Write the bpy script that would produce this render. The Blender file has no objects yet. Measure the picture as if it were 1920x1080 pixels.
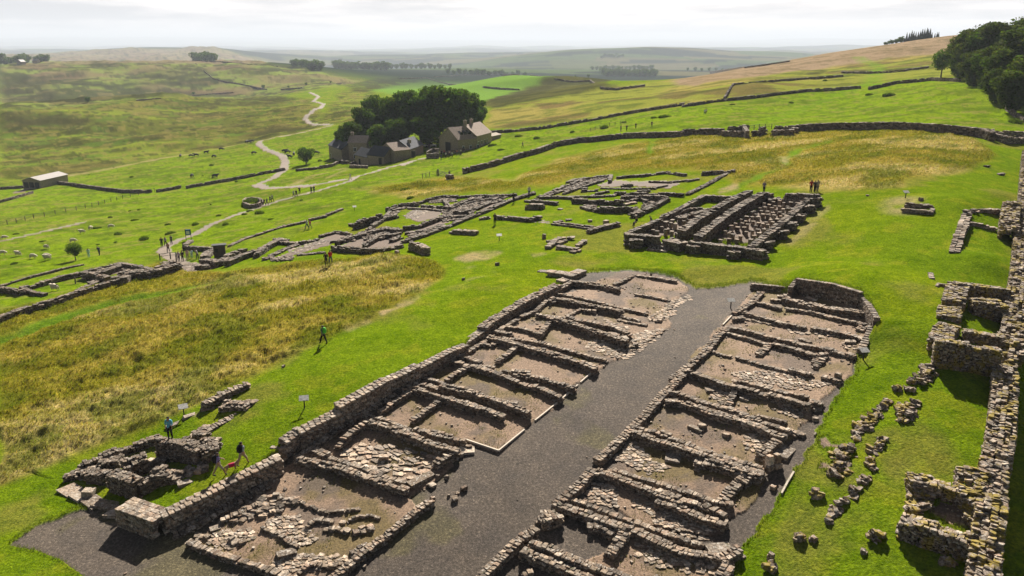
import bpy, math, random
import numpy as np
from mathutils import Vector
random.seed(7)
RNG = np.random.default_rng(11)
R = math.radians
sc = bpy.context.scene
col = sc.collection
# ------------------------------------------------------------------ camera, sky, sun, exposure
F, CX, CY, PITCH, CAMZ = 1478.0, 960.0, 540.0, R(17.0), 27.0
cd = bpy.data.cameras.new('camera'); cam = bpy.data.objects.new('camera', cd); col.objects.link(cam)
cam.location = (0, 0, CAMZ); cam.rotation_euler = (R(90) - PITCH, 0, 0)
cd.sensor_width = 36; cd.lens = F / 1920 * 36; cd.clip_start = 0.5; cd.clip_end = 60000
sc.camera = cam
SUN_AZ, SUN_EL = R(4), R(33)
world = bpy.data.worlds.new("World"); sc.world = world; world.use_nodes = True
wn = world.node_tree; bg = wn.nodes['Background']
sky = wn.nodes.new('ShaderNodeTexSky'); sky.sky_type = 'NISHITA'; sky.sun_disc = False
sky.sun_elevation = SUN_EL; sky.sun_rotation = SUN_AZ; sky.air_density = 1.0; sky.dust_density = 2.5; sky.altitude = 200
bg.inputs['Strength'].default_value = 0.05
# thin high cloud over the sky texture
tc = wn.nodes.new('ShaderNodeTexCoord'); mp = wn.nodes.new('ShaderNodeMapping'); mp.inputs['Scale'].default_value = (1.6, 1.6, 17)
nz = wn.nodes.new('ShaderNodeTexNoise'); nz.inputs['Scale'].default_value = 2.6; nz.inputs['Detail'].default_value = 7; nz.inputs['Roughness'].default_value = .6
rp = wn.nodes.new('ShaderNodeValToRGB'); rp.color_ramp.elements[0].position = .4; rp.color_ramp.elements[0].color = (4.6, 4.5, 4.9, 1)
rp.color_ramp.elements[1].position = .58; rp.color_ramp.elements[1].color = (11.4, 10.2, 9.8, 1)
mx = wn.nodes.new('ShaderNodeMix'); mx.data_type = 'RGBA'; mx.inputs['Factor'].default_value = .8
wn.links.new(tc.outputs['Generated'], mp.inputs['Vector']); wn.links.new(mp.outputs[0], nz.inputs['Vector'])
wn.links.new(nz.outputs['Fac'], rp.inputs['Fac']); wn.links.new(sky.outputs[0], mx.inputs[6]); wn.links.new(rp.outputs[0], mx.inputs[7])
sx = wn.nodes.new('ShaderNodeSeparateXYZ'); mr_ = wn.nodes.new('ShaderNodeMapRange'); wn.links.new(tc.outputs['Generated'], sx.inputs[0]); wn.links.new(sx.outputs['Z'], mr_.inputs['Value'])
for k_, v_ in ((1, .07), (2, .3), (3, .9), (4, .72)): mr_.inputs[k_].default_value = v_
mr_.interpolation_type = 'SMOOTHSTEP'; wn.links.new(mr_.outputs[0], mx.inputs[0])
# bright towards the low sun; unseen cloud behind and overhead darkened to cut fill
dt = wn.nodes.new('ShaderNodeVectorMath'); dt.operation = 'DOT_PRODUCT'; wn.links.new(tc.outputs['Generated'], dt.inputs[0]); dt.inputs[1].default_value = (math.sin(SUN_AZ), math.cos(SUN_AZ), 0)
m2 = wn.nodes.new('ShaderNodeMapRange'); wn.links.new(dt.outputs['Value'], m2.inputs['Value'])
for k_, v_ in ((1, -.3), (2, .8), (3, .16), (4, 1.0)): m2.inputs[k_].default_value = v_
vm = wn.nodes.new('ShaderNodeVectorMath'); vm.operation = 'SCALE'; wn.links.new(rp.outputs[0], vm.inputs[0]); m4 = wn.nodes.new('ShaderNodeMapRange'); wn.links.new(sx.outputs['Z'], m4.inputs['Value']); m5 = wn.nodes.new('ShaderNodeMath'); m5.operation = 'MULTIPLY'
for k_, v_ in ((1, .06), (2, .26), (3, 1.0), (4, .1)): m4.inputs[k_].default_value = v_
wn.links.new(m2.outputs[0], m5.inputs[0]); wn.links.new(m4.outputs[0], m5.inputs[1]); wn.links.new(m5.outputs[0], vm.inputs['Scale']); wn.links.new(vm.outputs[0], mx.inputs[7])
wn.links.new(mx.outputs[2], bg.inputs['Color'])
sd = Vector((math.sin(SUN_AZ) * math.cos(SUN_EL), math.cos(SUN_AZ) * math.cos(SUN_EL), math.sin(SUN_EL)))
sl = bpy.data.lights.new('sun', 'SUN'); sun = bpy.data.objects.new('sun', sl); col.objects.link(sun)
sl.energy = 5.0; sl.angle = R(.6); sl.color = (1, .93, .82); sun.rotation_euler = sd.to_track_quat('Z', 'Y').to_euler()
sc.view_settings.view_transform = 'Standard'; sc.view_settings.look = 'None'; sc.view_settings.gamma = 1
sc.view_settings.use_curve_mapping = False; sc.view_settings.exposure = 1.33
sc.render.engine = 'CYCLES'
cy = sc.cycles; cy.use_denoising = True; cy.denoiser = 'OPENIMAGEDENOISE'
cy.max_bounces = 4; cy.diffuse_bounces = 1; cy.glossy_bounces = 1; cy.transmission_bounces = 2; cy.volume_bounces = 0; cy.transparent_max_bounces = 8
cy.caustics_reflective = False; cy.caustics_refractive = False; cy.use_adaptive_sampling = True; cy.adaptive_threshold = .01
# ------------------------------------------------------------------ small helpers
def tag(o, label=None, cat=None, group=None, kind=None):
    if label: o['label'] = label
    if cat: o['category'] = cat
    if group: o['group'] = group
    if kind: o['kind'] = kind
    return o
def empty(name, loc=(0, 0, 0), rz=0):
    o = bpy.data.objects.new(name, None); col.objects.link(o); o.location = loc; o.rotation_euler = (0, 0, rz); o.empty_display_size = .3
    return o
def link(name, me, parent=None, mat=None):
    o = bpy.data.objects.new(name, me); col.objects.link(o)
    if mat and not me.materials: me.materials.append(mat)
    if parent: o.parent = parent; 
    return o
def npmesh(name, V, faces_flat, sizes, tint=None, smooth=False):
    """V (n,3); faces_flat loop vertex indices; sizes verts per face; tint (n,3) per vertex colour"""
    V = np.asarray(V, np.float32); fl = np.asarray(faces_flat, np.int32); sz = np.asarray(sizes, np.int32)
    me = bpy.data.meshes.new(name); me.vertices.add(len(V)); me.vertices.foreach_set('co', V.ravel())
    me.loops.add(len(fl)); me.loops.foreach_set('vertex_index', fl)
    st = np.zeros(len(sz), np.int32); st[1:] = np.cumsum(sz)[:-1]
    me.polygons.add(len(sz)); me.polygons.foreach_set('loop_start', st); me.polygons.foreach_set('loop_total', sz)
    me.polygons.foreach_set('use_smooth', np.full(len(sz), smooth, bool))
    if tint is not None:
        a = me.color_attributes.new('tint', 'FLOAT_COLOR', 'POINT'); c = np.ones((len(V), 4), np.float32); c[:, :3] = tint
        a.data.foreach_set('color', c.ravel())
    me.update(calc_edges=True)
    return me
class MB:
    """collects simple shapes into one mesh"""
    def __init__(s): s.v = []; s.f = []
    def add(s, vs, fs):
        b = len(s.v); s.v += [tuple(p) for p in vs]; s.f += [[i + b for i in f] for f in fs]; return s
    def box(s, x0, x1, y0, y1, z0, z1, bev=0):
        s.add([(x0, y0, z0), (x1, y0, z0), (x1, y1, z0), (x0, y1, z0), (x0, y0, z1), (x1, y0, z1), (x1, y1, z1), (x0, y1, z1)],
              [(0, 3, 2, 1), (4, 5, 6, 7), (0, 1, 5, 4), (1, 2, 6, 5), (2, 3, 7, 6), (3, 0, 4, 7)]); return s
    def bar(s, a, b, w, t=None):
        a = Vector(a); b = Vector(b); d = (b - a).normalized(); u = d.cross(Vector((0, 0, 1)))
        if u.length < 1e-3: u = Vector((1, 0, 0))
        u.normalize(); n = u.cross(d); t = t or w; vs = []
        for p in (a, b):
            for i, j in ((-1, -1), (1, -1), (1, 1), (-1, 1)): vs.append(p + u * (i * w / 2) + n * (j * t / 2))
        s.add(vs, [(0, 1, 2, 3), (7, 6, 5, 4), (0, 4, 5, 1), (1, 5, 6, 2), (2, 6, 7, 3), (3, 7, 4, 0)]); return s
    def tube(s, pts, rad, n=8):
        base = []
        for k, (p, r) in enumerate(zip(pts, rad)):
            p = Vector(p); q = Vector(pts[min(k + 1, len(pts) - 1)]); o = Vector(pts[max(k - 1, 0)]); d = (q - o).normalized()
            u = d.orthogonal().normalized(); w = d.cross(u)
            base.append([p + (u * math.cos(2 * math.pi * i / n) + w * math.sin(2 * math.pi * i / n)) * r for i in range(n)])
        vs = [v for ring in base for v in ring]; fs = []
        for k in range(len(pts) - 1):
            for i in range(n): fs.append((k * n + i, k * n + (i + 1) % n, (k + 1) * n + (i + 1) % n, (k + 1) * n + i))
        fs.append(tuple(range(n))[::-1]); fs.append(tuple((len(pts) - 1) * n + i for i in range(n))); s.add(vs, fs); return s
    def mesh(s, name, smooth=False):
        me = bpy.data.meshes.new(name); me.from_pydata(s.v, [], s.f); me.update()
        if smooth: me.polygons.foreach_set('use_smooth', [True] * len(me.polygons))
        return me
    def build(s, name, mat, parent=None, smooth=False): return link(name, s.mesh(name, smooth), parent, mat)
# ------------------------------------------------------------------ noise
def _h(ix, iy, seed):
    n = (ix.astype(np.int64) * 374761393 + iy.astype(np.int64) * 668265263 + seed * 1442695041) & 0x7fffffff
    n = ((n ^ (n >> 13)) * 1274126177) & 0x7fffffff
    return ((n ^ (n >> 16)) & 0xffff) / 65535.0
def vnoise(x, y, seed=0):
    ix = np.floor(x); iy = np.floor(y); fx = x - ix; fy = y - iy
    fx = fx * fx * fx * (fx * (fx * 6 - 15) + 10); fy = fy * fy * fy * (fy * (fy * 6 - 15) + 10)
    a = _h(ix, iy, seed); b = _h(ix + 1, iy, seed); c = _h(ix, iy + 1, seed); d = _h(ix + 1, iy + 1, seed)
    return (a + (b - a) * fx) * (1 - fy) + (c + (d - c) * fx) * fy
def fbm(x, y, scale, oct=4, seed=0, gain=.5):
    """0..1; rotated octaves"""
    x = np.asarray(x, float) / scale; y = np.asarray(y, float) / scale; t = 0; a = 1; s = 0
    for o in range(oct):
        t = t + a * vnoise(x, y, seed + o * 17); s += a; a *= gain
        x, y = (x * .8 - y * .6) * 2.03 + 13.7, (x * .6 + y * .8) * 2.03 - 7.1
    return t / s
def sstep(a, b, x): t = np.clip((x - a) / (b - a), 0, 1); return t * t * (3 - 2 * t)
# ------------------------------------------------------------------ pixel <-> world
CP, SP = math.cos(PITCH), math.sin(PITCH)
def ray(px, py):
    u = (np.asarray(px, float) - CX) / F; v = (CY - np.asarray(py, float)) / F
    return u, CP + v * SP, -SP + v * CP
def proj(x, y, z):
    z = z - CAMZ; dep = np.maximum(y * CP - z * SP, 1e-3); up = y * SP + z * CP
    return CX + F * x / dep, CY - F * up / dep
def slope(py): u, a, b = ray(0, py); return b / a
TL = {'A': (320, 855, 4.8), 'B': (500, 690, 4.8), 'C': (680, 560, 4.8), 'D': (900, 490, 4.8), 'E': (880, 855, 4.8), 'F': (1180, 855, 4.8),
      'G': (1030, 680, 4.8), 'H': (1250, 500, 4.8), 'I': (1250, 640, 4.8), 'J': (1520, 500, 4.8), 'K': (1520, 680, 4.8), 'L': (1520, 855, 4.8),
      'M': (1600, 340, 6), 'N': (290, 430, 9.6), 'O': (1150, 320, 4.683), 'P': (480, 300, 3.692), 'Q': (870, 310, 3.6226), 'R': (100, 700, 3.483),
      'S': (0, 420, 3.84), 'U': (600, 160, 5.647), 'Z': (0, 0, 1), 'a': (0, 0, 3), 'b': (640, 0, 3), 'c': (1280, 0, 3), 'd': (0, 360, 3),
      'e': (640, 360, 3), 'f': (1280, 360, 3), 'g': (0, 720, 3), 'h': (640, 720, 3), 'i': (1280, 720, 3)}
def px(t, xy):
    ox, oy, k = TL[t]; a = np.array(xy, float).reshape(-1, 2); a[:, 0] = ox + a[:, 0] / k; a[:, 1] = oy + a[:, 1] / k; return a
def pxs(s):
    """'A 160 765 480 885' -> full photo pixel points"""
    p = s.split(); return px(p[0], [float(q) for q in p[1:]])
# ------------------------------------------------------------------ terrain: control points from the photo, smooth surface through them
CTRL = []
def cz(pxx, rows):
    for py, z in rows:
        u, a, b = ray(pxx, py); t = z / b; CTRL.append((u * t, a * t, z))
def cY(pxx, rows):
    for py, Y in rows:
        u, a, b = ray(pxx, py); t = Y / a; CTRL.append((u * t, Y, b * t))
cz(960, [(1080, -27.5), (900, -26.2), (700, -24.6), (540, -23.6), (470, -23.8), (420, -24), (345, -25.2), (300, -27.6), (285, -28.2), (262, -28.5), (240, -29), (215, -30)])
cY(960, [(190, 460), (178, 640), (160, 760), (141, 900)])
cz(1400, [(1080, -26.8), (900, -25.5), (700, -23.8), (560, -22.6), (480, -22), (380, -20.5), (330, -20), (250, -19.5), (215, -19.2), (185, -18.2)])
cY(1400, [(160, 330), (140, 470), (127, 620)])
cz(1800, [(1080, -25.5), (900, -24), (700, -22), (560, -20.5), (480, -19.5), (400, -18), (330, -17.2), (260, -16.4), (225, -15.5), (200, -14.5)])
cY(1800, [(170, 235), (140, 300), (110, 430), (85, 560), (66, 700)])
cY(1540, [(102, 690), (125, 520), (150, 370), (200, 260)])
cY(1260, [(149, 600), (165, 430), (185, 330), (215, 262)])
cY(1130, [(154, 500), (170, 450), (195, 350), (230, 275)])
cz(640, [(1080, -27.8), (900, -26.8), (760, -25.7), (650, -24.9), (560, -25), (500, -25.8), (440, -27.5), (400, -29.5), (350, -33), (310, -36.5), (285, -38.5)])
cY(640, [(240, 400), (200, 560), (180, 700), (166, 850)])
cz(820, [(310, -31), (290, -31.5), (345, -28.5), (400, -26.2)])
cz(320, [(1000, -28.3), (870, -27.8), (800, -27.5), (700, -27.3), (600, -28), (520, -30), (480, -33), (440, -36), (400, -40), (350, -45), (310, -47.5), (290, -50), (250, -48), (200, -44)])
cY(320, [(178, 710), (165, 1083), (130, 1220), (117, 1310), (97, 4300)])
cz(0, [(1080, -29), (900, -29.5), (750, -30), (600, -32), (520, -35.5), (450, -41), (400, -47), (350, -53), (320, -54), (280, -53), (240, -50)])
cY(0, [(203, 590), (180, 955), (150, 1094), (122, 1250), (108, 3900)])
cY(400, [(89.5, 4300), (118, 1320)]); cY(512, [(122, 4000), (122, 1300), (150, 1150)]); cY(460, [(104, 4200)]); cY(430, [(96, 4300)]); cY(150, [(101, 4200), (118, 1280)]); cY(250, [(93, 4300)]); cY(300, [(98, 4200)]); cY(270, [(93, 4300)]); cY(590, [(131, 1300), (160, 1000)])
CTRL += [(-1100, 1800, -50), (-800, 1850, -46), (-520, 1850, -46), (-900, 2900, -56), (-1500, 2700, -56), (-1900, 5600, -64), (-2900, 5400, -64), (-1200, 5700, -64)]
for x, y, z in [(-330, 850, -62), (-560, 760, -60), (-130, 1050, -56), (0, 1200, -52), (350, 1000, -40), (150, 900, -42), (560, 1000, -25), (0, -30, -28), (-60, 0, -31), (60, 0, -24),
                (70, 55, -29), (90, 90, -26), (60, 34, -29.5), (-150, 40, -38), (-250, 100, -50), (130, 150, -20), (160, 200, -12), (220, 300, -6), (420, 500, 4), (-900, 2300, -60), (-300, 2300, -60), (200, 1900, -64), (900, 1800, -58), (1500, 1500, -30), (-1600, 1500, -40)]:
    CTRL.append((x, y, z))
for a in (-80, -55, -33, -15, 0, 15, 33, 55, 80):
    for r_ in (3000, 6000, 42000): CTRL.append((r_ * math.sin(R(a)), r_ * math.cos(R(a)), -66))
CTRL = np.array(CTRL)
def feat(x, y): return np.stack([np.arctan2(x, y + 12) * 2.2, np.log(np.hypot(x, y + 12) + 25)], -1)
_cf = feat(CTRL[:, 0], CTRL[:, 1])
def _k(d2): return np.where(d2 > 1e-12, .5 * d2 * np.log(np.maximum(d2, 1e-12)), 0)
_n = len(CTRL); _A = np.zeros((_n + 3, _n + 3)); _A[:_n, :_n] = _k(((_cf[:, None] - _cf[None]) ** 2).sum(-1)) + np.eye(_n) * 3e-4
_A[:_n, _n] = 1; _A[:_n, _n + 1:] = _cf; _A[_n, :_n] = 1; _A[_n + 1:, :_n] = _cf.T
_w = np.linalg.solve(_A, np.concatenate([CTRL[:, 2], [0, 0, 0]]))
def base_z(x, y):
    x = np.asarray(x, float); y = np.asarray(y, float); sh = x.shape; f = feat(x.ravel(), y.ravel()); out = np.empty(len(f))
    for i in range(0, len(f), 60000):
        g = f[i:i + 60000]; d2 = (g[:, None, 0] - _cf[None, :, 0]) ** 2 + (g[:, None, 1] - _cf[None, :, 1]) ** 2
        out[i:i + 60000] = _k(d2) @ _w[:_n] + _w[_n] + g @ _w[_n + 1:]
    return out.reshape(sh) + CAMZ
def far_add(x, y, r):
    """rolling country beyond two kilometres"""
    m = sstep(1900, 3600, r) * (1 - sstep(6200, 5200, r) * np.exp(-((np.arctan2(x, y) + R(22)) / R(10)) ** 4)); n = fbm(x, y, 2600, 4, 5); q = fbm(x + 900, y * 1.3, 1500, 3, 31)
    z = m * ((n - .45) * 150 + np.abs(q - .5) * 40 + (fbm(x, y, 700, 3, 36) - .5) * 44)
    for hx, hy, hh, sx, sy in [(560, 4000, 44, 520, 420), (1500, 4600, 30, 900, 600), (-2400, 5200, 30, 1500, 700)]:
        z = z + hh * np.exp(-((x - hx) / sx) ** 2 - ((y - hy) / sy) ** 2)
    return z + sstep(5000, 14000, r) * 45 * (.4 + .9 * fbm(x, y, 6000, 3, 77)) + sstep(16000, 40000, r) * 420 * (.5 + .6 * fbm(x, y, 9000, 3, 78))
# polar table grid: fine where the photo looks, coarse at the flanks
_dense = np.arange(-39.5, 39.51, .085); _az = np.concatenate([np.arange(-80, -40, 2.5), _dense, np.arange(42, 81, 2.5)]); AZ = np.radians(_az)
_r = [18.0]
while _r[-1] < 42000:
    q = _r[-1]; _r.append(q + (min(max(q * q / 21000 * 1.25, .09), q * .011) if q < 2500 else q * .02))
RR = np.array(_r); NR, NA = len(RR), len(AZ)
GX = RR[:, None] * np.sin(AZ)[None]; GY = RR[:, None] * np.cos(AZ)[None]
# smooth surface evaluated on every 6th node, then interpolated (it has no finer detail)
_ri = np.unique(np.concatenate([np.arange(0, NR, 4), [NR - 1]])); _ai = np.unique(np.concatenate([np.arange(0, 16), np.arange(16, NA - 16, 5), np.arange(NA - 16, NA)]))
_c = base_z(GX[np.ix_(_ri, _ai)], GY[np.ix_(_ri, _ai)])
_t = np.empty((len(_ri), NA))
for k in range(len(_ri)): _t[k] = np.interp(AZ, AZ[_ai], _c[k])
BZ = np.empty((NR, NA)); _j = np.searchsorted(_ri, np.arange(NR), 'right') - 1; _j = np.clip(_j, 0, len(_ri) - 2)
_fr = ((RR - RR[_ri[_j]]) / (RR[_ri[_j + 1]] - RR[_ri[_j]]))[:, None]; BZ = _t[_j] * (1 - _fr) + _t[_j + 1] * _fr
BZ += far_add(GX, GY, np.broadcast_to(RR[:, None], GX.shape))
GZ = BZ.copy()
def table(T, x, y):
    x = np.asarray(x, float); y = np.asarray(y, float); r = np.hypot(x, y); a = np.arctan2(x, y)
    i = np.clip(np.searchsorted(RR, r) - 1, 0, NR - 2); j = np.clip(np.searchsorted(AZ, a) - 1, 0, NA - 2)
    f = np.clip((r - RR[i]) / (RR[i + 1] - RR[i]), 0, 1); g = np.clip((a - AZ[j]) / (AZ[j + 1] - AZ[j]), 0, 1)
    return (T[i, j] * (1 - f) + T[i + 1, j] * f) * (1 - g) + (T[i, j + 1] * (1 - f) + T[i + 1, j + 1] * f) * g
_tt = np.concatenate([np.geomspace(26, 420, 420), np.geomspace(424, 9000, 420)])
def unproj(P, h=0, T=None):
    """photo pixels -> world points on the ground (table T) raised by h: the first place the sight line meets it"""
    T = BZ if T is None else T; P = np.asarray(P, float).reshape(-1, 2); dx, dy, dz = ray(P[:, 0], P[:, 1]); out = np.zeros((len(P), 3))
    for k in range(len(P)):
        x = dx[k] * _tt; y = dy[k] * _tt; z = CAMZ + dz[k] * _tt; g = table(T, x, y) + h; below = np.nonzero(z < g)[0]
        if len(below) == 0: t = 1500.
        else:
            i = max(below[0], 1); a, b = _tt[i - 1], _tt[i]
            for _ in range(14):
                m = (a + b) / 2
                if CAMZ + dz[k] * m < table(T, dx[k] * m, dy[k] * m) + h: b = m
                else: a = m
            t = (a + b) / 2
        out[k] = dx[k] * t, dy[k] * t, CAMZ + dz[k] * t
    return out
def gz(x, y): return table(GZ, x, y)
def spot(p, q, h=0):
    """a place on the finished ground seen at photo pixel (p, q)"""
    w = unproj([(p, q)], h, GZ)[0]; return Vector((w[0], w[1], float(gz(w[0], w[1]))))
# retained ground: on the left of these lines the turf stands higher (line points: pixels at the wall top, height of the step)
STEPS = []
def step(segs, fade):
    pts, hs = [], []
    for s in segs:
        t, h = s.rsplit('|', 1); h = float(h); q = pxs(t)
        for p in q: pts.append(unproj([p], h)[0][:2]); hs.append(h - .12)
    STEPS.append((np.array(pts), np.array(hs), fade))
step(['R 440 855|.12', 'R 690 925|.6', 'R 1200 690|.8', 'B 400 500|1.0', 'B 640 390|1.1', 'B 1060 100|1.3', 'C 440 640|1.0', 'C 800 450 920 400|.8', 'C 1060 280|.4', 'D 60 550|.5', 'D 350 370|.6', 'D 690 210|.12'], 16)
step(['H 770 150|.12', 'H 1110 180|.8', 'H 1180 105|1.3', 'H 1500 150|1.5', 'H 1740 222|1.4', 'H 1890 450|1.1', 'H 1750 740|.12'], 12)
def step_raise(x, y):
    out = np.zeros(x.shape)
    for pts, hs, fade in STEPS:
        bb = (x > pts[:, 0].min() - fade) & (x < pts[:, 0].max() + fade) & (y > pts[:, 1].min() - fade) & (y < pts[:, 1].max() + fade)
        X = x[bb]; Y = y[bb]; best = np.full(X.shape, 1e9); sd_ = np.zeros(X.shape); hw = np.zeros(X.shape); ww = np.zeros(X.shape); endm = np.ones(X.shape); perp = np.zeros(X.shape)
        for a, b, ha, hb in zip(pts[:-1], pts[1:], hs[:-1], hs[1:]):
            d = b - a; L = np.hypot(*d); t = np.clip(((X - a[0]) * d[0] + (Y - a[1]) * d[1]) / L ** 2, 0, 1)
            dist = np.hypot(X - a[0] - t * d[0], Y - a[1] - t * d[1]); cr = (d[0] * (Y - a[1]) - d[1] * (X - a[0])) / L
            m = (dist < best - 1e-5) | ((np.abs(dist - best) < 1e-5) & (np.abs(cr) > perp))
            best = np.where(m, dist, best); sd_ = np.where(m, np.sign(cr), sd_); g_ = 1 / (dist + .15) ** 2; hw += g_ * (ha + (hb - ha) * t); ww += g_; perp = np.where(m, np.abs(cr), perp)
        for e0, e1 in ((pts[0], pts[1]), (pts[-1], pts[-2])):
            d = (e0 - e1) / np.hypot(*(e0 - e1)); endm *= 1 - sstep(-3, 2, (X - e0[0]) * d[0] + (Y - e0[1]) * d[1]) * (1 - sstep(6, 15, np.hypot(X - e0[0], Y - e0[1])))
        out[bb] = np.maximum(out[bb], np.where(sd_ > 0, hw / ww * endm * sstep(0, .3, best + .12) * (1 - sstep(fade * .25, fade, best)), 0))
    return out
RAISE = step_raise(GX, GY); GZ += RAISE
# mounds and hollows in the turf (pixel, radius m, height m)
for p, q, rx, ry, h in [(1800, 392, 3.2, 5, .7), (1850, 500, 3, 3.5, .8), (1810, 378, 5, 3, .35), (1880, 372, 3, 3, .5), (700, 500, 6, 4, .6), (770, 352, 6, 2, .9), (660, 355, 7, 3, .6), (1030, 157, 70, 26, 7), (1100, 152, 40, 26, 6), (1260, 512, 9, 2, .35)]:
    w = unproj([(p, q)])[0]; GZ += h * np.exp(-((GX - w[0]) / rx) ** 2 - ((GY - w[1]) / ry) ** 2)
# ------------------------------------------------------------------ materials
MATS = {}
class NT:
    def __init__(s, name):
        m = bpy.data.materials.new(name); m.use_nodes = True; s.m = m; s.t = m.node_tree; s.b = s.t.nodes['Principled BSDF']; MATS[name] = m
        s.b.inputs['Roughness'].default_value = .9; s.b.inputs['Specular IOR Level'].default_value = .2
    def n(s, typ, **kw):
        d = s.t.nodes.new(typ)
        for k, v in kw.items():
            if k in d.inputs: d.inputs[k].default_value = v
            else: setattr(d, k, v)
        return d
    def l(s, a, b): s.t.links.new(a, b)
    def noise(s, scale, detail=3, rough=.55, vec=None):
        d = s.n('ShaderNodeTexNoise', Scale=scale, Detail=detail, Roughness=rough)
        if vec is None:
            if not hasattr(s, 'g'): s.g = s.n('ShaderNodeNewGeometry').outputs['Position']
            vec = s.g
        s.l(vec, d.inputs['Vector']); return d.outputs['Fac']
    def ramp(s, fac, *stops):
        d = s.n('ShaderNodeValToRGB'); e = d.color_ramp.elements
        while len(e) < len(stops): e.new(.5)
        for q, (p, c) in zip(e, stops): q.position = p; q.color = (*c, 1) if len(c) == 3 else c
        s.l(fac, d.inputs['Fac']); return d.outputs[0]
    def mix(s, fac, a, b, blend='MIX'):
        d = s.n('ShaderNodeMix', data_type='RGBA', blend_type=blend)
        for v, i in ((fac, 0), (a, 6), (b, 7)):
            if hasattr(v, 'is_output'): s.l(v, d.inputs[i])
            else: d.inputs[i].default_value = v if i == 0 else (*v, 1)
        return d.outputs[2]
    def attr(s, name='tint'): return s.n('ShaderNodeAttribute', attribute_name=name).outputs['Color']
    def color(s, c):
        if hasattr(c, 'is_output'): s.l(c, s.b.inputs['Base Color'])
        else: s.b.inputs['Base Color'].default_value = (*c, 1)
    def bump(s, h, strength, dist):
        d = s.n('ShaderNodeBump', Strength=strength, Distance=dist); s.l(h, d.inputs['Height']); s.l(d.outputs[0], s.b.inputs['Normal'])
def g3(v): return (v, v, v)
def simple(name, c, rough=.8, var=.25, scale=3., metal=0):
    t = NT(name); k = t.noise(scale, 4, .6); t.color(t.mix(1, c, t.ramp(k, (.3, g3(1 - var)), (.7, g3(1 + var))), 'MULTIPLY')); t.b.inputs['Roughness'].default_value = rough; t.b.inputs['Metallic'].default_value = metal; return t.m
# turf: colour of each patch of vegetation is carried by the sheet, fine blades by noise
t = NT('turf'); k = t.mix(1, t.attr(), t.ramp(t.noise(5.5, 5, .72), (.34, (.5, .56, .5)), (.5, g3(1)), (.66, (1.5, 1.42, 1.3))), 'MULTIPLY')
k = t.mix(1, k, t.ramp(t.noise(1.1, 4, .65), (.32, (.74, .8, .8)), (.68, (1.25, 1.18, 1.1))), 'MULTIPLY'); t.color(k)
t.bump(t.noise(5, 5, .75), .9, .22); t.b.inputs['Specular IOR Level'].default_value = 0
t = NT('far_land'); k = t.mix(1, t.attr(), t.ramp(t.noise(.02, 5, .6), (.3, g3(.75)), (.7, g3(1.25))), 'MULTIPLY'); t.color(k); t.b.inputs['Specular IOR Level'].default_value = .0
t = NT('gravel'); k = t.mix(1, t.attr(), t.ramp(t.noise(6.5, 4, .85), (.36, g3(.45)), (.5, g3(.95)), (.6, g3(1.5)), (.68, g3(3))), 'MULTIPLY')
k = t.mix(1, k, t.ramp(t.noise(.5, 4, .6), (.3, (.8, .8, .82)), (.7, (1.18, 1.14, 1.08))), 'MULTIPLY'); t.color(k); t.bump(t.noise(14, 3, .75), .7, .07)
t = NT('earth'); k = t.mix(1, t.attr(), t.ramp(t.noise(7, 4, .8), (.34, g3(.5)), (.5, g3(1)), (.64, g3(1.5))), 'MULTIPLY')
t.color(k); t.bump(t.noise(10, 4, .7), .6, .07)
t = NT('track'); k = t.mix(1, t.attr(), t.ramp(t.noise(3, 4, .7), (.3, g3(.75)), (.7, g3(1.25))), 'MULTIPLY'); t.color(k)
# ------------------------------------------------------------------ what grows or lies where
def inpoly(X, Y, poly):
    poly = np.asarray(poly); x0, y0 = poly.min(0); x1, y1 = poly.max(0); res = np.zeros(X.shape, bool)
    m = (X >= x0) & (X <= x1) & (Y >= y0) & (Y <= y1)
    if not m.any(): return res
    a = X[m]; b = Y[m]; c = np.zeros(a.shape, bool); n = len(poly)
    for i in range(n):
        xa, ya = poly[i]; xb, yb = poly[(i + 1) % n]
        if ya == yb: continue
        c ^= ((ya > b) != (yb > b)) & (a < (xb - xa) * (b - ya) / (yb - ya) + xa)
    res[m] = c; return res
def near_line(x, y, pts, half):
    d = np.full(x.shape, 1e9); pts = np.asarray(pts)[:, :2]; bb = (x > pts[:, 0].min() - half) & (x < pts[:, 0].max() + half) & (y > pts[:, 1].min() - half) & (y < pts[:, 1].max() + half)
    X = x[bb]; Y = y[bb]; e = np.full(X.shape, 1e9)
    for a, b in zip(pts[:-1], pts[1:]):
        q = b - a; L2 = (q ** 2).sum() + 1e-9; tt = np.clip(((X - a[0]) * q[0] + (Y - a[1]) * q[1]) / L2, 0, 1); e = np.minimum(e, np.hypot(X - a[0] - tt * q[0], Y - a[1] - tt * q[1]))
    d[bb] = e; return d
Zp = lambda s: np.array([float(v) for v in s.split()]).reshape(-1, 2)
YARD = Zp('10 1025 50 990 130 960 215 945 300 985 345 950 520 858 600 800 720 722 880 622 1045 535 1090 512 1180 510 1265 522 1300 540 1380 535 1412 528 1480 542 1494 520 1612 546 1644 596 1612 660 1602 690 1590 712 1572 745 1545 778 1530 805 1500 852 1470 902 1440 952 1410 992 1388 1025 1375 1090 1370 1400 200 1400 165 1085 110 1052 60 1035')
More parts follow.
